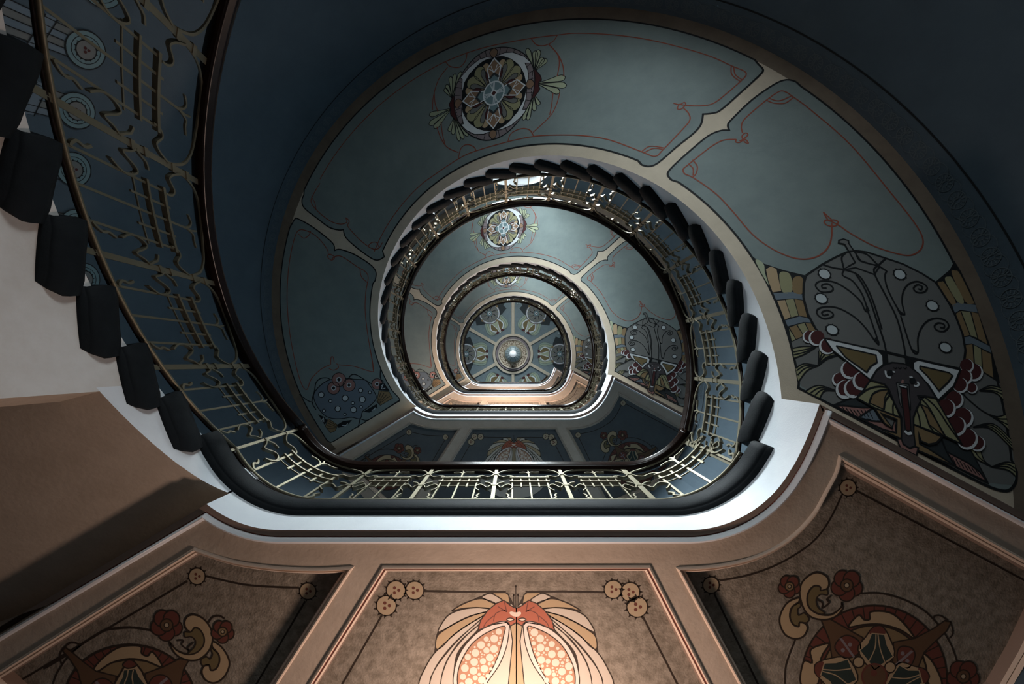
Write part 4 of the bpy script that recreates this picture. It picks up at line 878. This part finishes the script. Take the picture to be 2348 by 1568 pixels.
for m in (-1, 0, 1, 2):
    Rr = thing('stair_railing', NL[m+1], 'railing', 'stair railings along the flights', (0, 0, m*DZ))
    j0 = 5 if m == -1 else 0
    if m == -1:
        sl = stair_line[j0*6:]
        link('handrail', rail_mesh(up(sl, .825), HR, 'dark wood', 'handrail'), Rr); link('bottom_rail', rail_mesh(up(sl, .088), BAR, 'brass', 'bottom_rail'), Rr); link('lower_rail', rail_mesh(up(sl, .070), BAR2, 'dark wood', 'lower_rail'), Rr)
    else: link('handrail', SH, Rr); link('bottom_rail', SB, Rr); link('lower_rail', SK, Rr)
    for j in range(j0, NP):
        for n, me in STP:
            o = link(n, me, Rr); o.location = (0, 0, Z(HB0)+PDZ*j); o.rotation_euler = (0, 0, -rad(AS+PA*j))
GL = ['brass railing along the straight edge of the nearest landing, black rail above it', 'brass railing of the second landing, edge-on under the black band in the middle', 'brass railing of the third landing, thin dark line near the centre', 'brass railing of the topmost landing, under the star-ribbed ceiling']
for m in range(4):
    Rr = thing('landing_railing', GL[m], 'railing', 'railings along the landing edges', (0, 0, m*DZ))
    link('handrail', LH, Rr); link('bottom_rail', LB, Rr); link('lower_rail', LK, Rr)
    for n, me in LDP: link(n, me, Rr)
    if m == 3:
        pass
# ------------------------------------------------------------------ top ceiling and lamp
Z8 = T(1030, 660, 6.534); cmap = planemap(HC)
def ceiling():
    K = HC/6.534                                                   # plan units per traced pixel
    c = cmap(*Z8((955, 990)))
    def at(r, t): return (c[0]+r*K*math.cos(rad(t)), c[1]-r*K*math.sin(rad(t)))
    def pr(u, v, t): return (c[0]+K*(u*math.cos(rad(t))+v*math.sin(rad(t))), c[1]-K*(u*math.sin(rad(t))-v*math.cos(rad(t))))
    for t in range(30, 390, 60):
        M = MB(); q = [(290, -24), (1200, -24), (1200, 24), (290, 24)]; n = 4
        lo = [P(*pr(u, v*.8, t), Z(HC)-.05) for u, v in q]; hi = [P(*pr(u, v, t), Z(HC)) for u, v in q]
        M.loft([lo, hi], 'beige plaster', True); M.add(lo, [(0, 1, 2, 3)], 'beige plaster'); M.obj('ceiling_rib', CEIL)
    def ringobj(name, rs, mats):
        M = MB(); N = 64
        rows = [[P(*at(r, 360*k/N), Z(HC)+z) for k in range(N+1)] for r, z in rs]
        for i in range(len(rows)-1): M.strip(rows[i], rows[i+1], mats[i], True)
        return M.obj(name, CEIL)
    ringobj('medallion_ring', [(305, 0), (300, -.06), (268, -.06), (262, -.03), (254, -.03), (250, -.10), (228, -.08), (222, -.12), (214, -.12), (206, -.07), (130, -.06)], ['beige plaster', 'beige plaster', 'beige plaster', 'slate ink', 'mauve', 'mauve', 'mauve', 'cream', 'cream', 'beige plaster'])
    M = Mural(lambda x, y: (x, y), flat(HC), helical=False)
    for t in range(0, 360, 60):
        q = lambda u, v: pr(u, v, t)
        M.fill([q(560, 60), q(640, 260), q(700, 240), q(740, 300), q(860, 230), q(940, 120), q(940, -120), q(860, -230), q(740, -300), q(700, -240), q(640, -260), q(560, -60)], 'slate ink', 1)
        for k, cc in enumerate(('grey green', 'pale green', 'grey green', 'pale green')):
            w_ = 175-30*k
            M.fill(spline([q(372, 0), q(395, w_*.8), q(470, w_), q(560-14*k, w_*.9), q(600-10*k, w_*.75), q(540, 0), q(600-10*k, -w_*.75), q(560-14*k, -w_*.9), q(470, -w_), q(395, -w_*.8)], 4, True), cc, 2+2*k, out='slate ink', w=4)
        for s in (1, -1):
            M.fill(spline([q(392, 10*s), q(412, 66*s), q(470, 112*s), q(535, 92*s), q(562, 55*s), q(450, 12*s)], 4, True), 'white ink', 10)
            M.fill(spline([q(408, 20*s), q(424, 60*s), q(472, 95*s), q(525, 78*s), q(545, 56*s), q(455, 24*s)], 4, True), 'gold', 11)
            M.fill([q(385, 8*s), q(368, 60*s), q(400, 62*s), q(412, 30*s)], 'maroon', 12)
        M.disc(q(380, 0), 12, 'white ink', 13, raw=True)
        M.disc(q(700, 0), 158*K, 'mauve', 12, 'slate ink', 5, raw=True, n=40); M.disc(q(700, 0), 148*K, 'white ink', 14, None, raw=True, n=40); M.disc(q(700, 0), 132*K, 'carapace', 15, 'slate ink', 5, raw=True, n=36)
        for k in range(24):
            a = 15*k; M.line([(q(700, 0)[0]+r*K*math.cos(rad(a)), q(700, 0)[1]+r*K*math.sin(rad(a))) for r in (45, 125)], 5, 'olive' if k % 2 else 'mauve', 16, smooth=False, raw=True)
        for k in range(8):
            a = 45*k+10; M.line([(q(700, 0)[0]+r*K*math.cos(rad(a+d)), q(700, 0)[1]+r*K*math.sin(rad(a+d))) for r, d in ((45, 0), (70, 3), (98, 12))], 13, 'ink', 18, raw=True)
        M.disc(q(700, 0), 42*K, 'teal', 19, 'slate ink', 3, raw=True); M.disc(q(700, 0), 22*K, 'white ink', 20, 'ink', 4, raw=True); M.disc(q(700, 0), 8*K, 'ink', 22, raw=True, n=10)
        for a in (45, 135, 225, 315): x, y = q(700, 0); M.disc((x+152*K*math.cos(rad(a)), y+152*K*math.sin(rad(a))), 18*K, 'ochre', 18, raw=True, n=12)
        for u, v in ((780, -355), (850, -330), (830, -275), (770, -420), (900, -380), (780, 330), (850, 340), (700, -330)):
            M.disc(q(u, v*.95), 24*K, 'white dot', 2, 'slate ink', 5, raw=True); M.disc(q(u, v*.95), 12*K, 'teal', 4, raw=True, n=12)
    o = link('painted_flowers', M.mesh('painted_flowers', base=.003, coat=.0015), CEIL)
    # carved scrolls on the medallion
    M = Mural(lambda x, y: (x, y), lambda x, y: Z(HC)-.07, helical=False)
    for k in range(12):
        t = 30*k; M.line([at(r, t+d) for r, d in ((138, 0), (150, 14), (175, 18), (192, 8), (185, -4), (165, -2), (160, 7), (172, 9))], 9, 'umber', 1, raw=True)
        M.line([at(r, t+d) for r, d in ((192, 8), (198, 20), (190, 30))], 7, 'umber', 1, raw=True)
    for t in (0, 90, 180, 270): M.fill([at(206, t-4), at(188, t), at(206, t+4)], 'ink', 2, raw=True)
    link('medallion_scrolls', M.mesh('medallion_scrolls'), CEIL)
    # lamp
    cw = P(*c, Z(HC)); Lm = thing('ceiling_lamp', 'white globe lamp hanging from a bowl at the centre of the star-ribbed ceiling', 'lamp', loc=(cw.x, cw.y, cw.z-.06))
    def lathe(prof, mname, name, N=40, dz=0):
        M = MB(); M.loft([[Vector((r*math.cos(2*math.pi*k/N), r*math.sin(2*math.pi*k/N), z+dz)) for k in range(N)] for r, z in prof], mname, True, smooth=True); return M.obj(name, Lm)
    s = K*U
    lathe([(140*s, .0), (138*s, -.03), (125*s, -.06), (118*s, -.06)], 'gilt', 'canopy_rim'); lathe([(120*s, -.05), (105*s, -.12), (80*s, -.17), (45*s, -.20), (0.001, -.205)], 'bowl glass', 'bowl')
    for k in range(16):
        M = MB(); a = 2*math.pi*k/16; r0, r1 = 112*s, 48*s; u = Vector((math.cos(a), math.sin(a), 0)); n = Vector((-u.y, u.x, 0))*.006
        M.loft([[u*r+n*j+Vector((0, 0, z)) for j in (-1, 1)] for r, z in ((r0, -.105), (85*s, -.168), (r1, -.204))], 'slate ink'); M.obj('rib', Lm)
    R = 52*s; lathe([(.03, -.18), (.035, -.26)], 'gilt', 'stem', 16); lathe([(max(.001, R*math.sin(math.pi*k/14)), -.26-R+R*math.cos(math.pi*k/14)) for k in range(15)], 'glass globe', 'globe', 28)
ceiling()
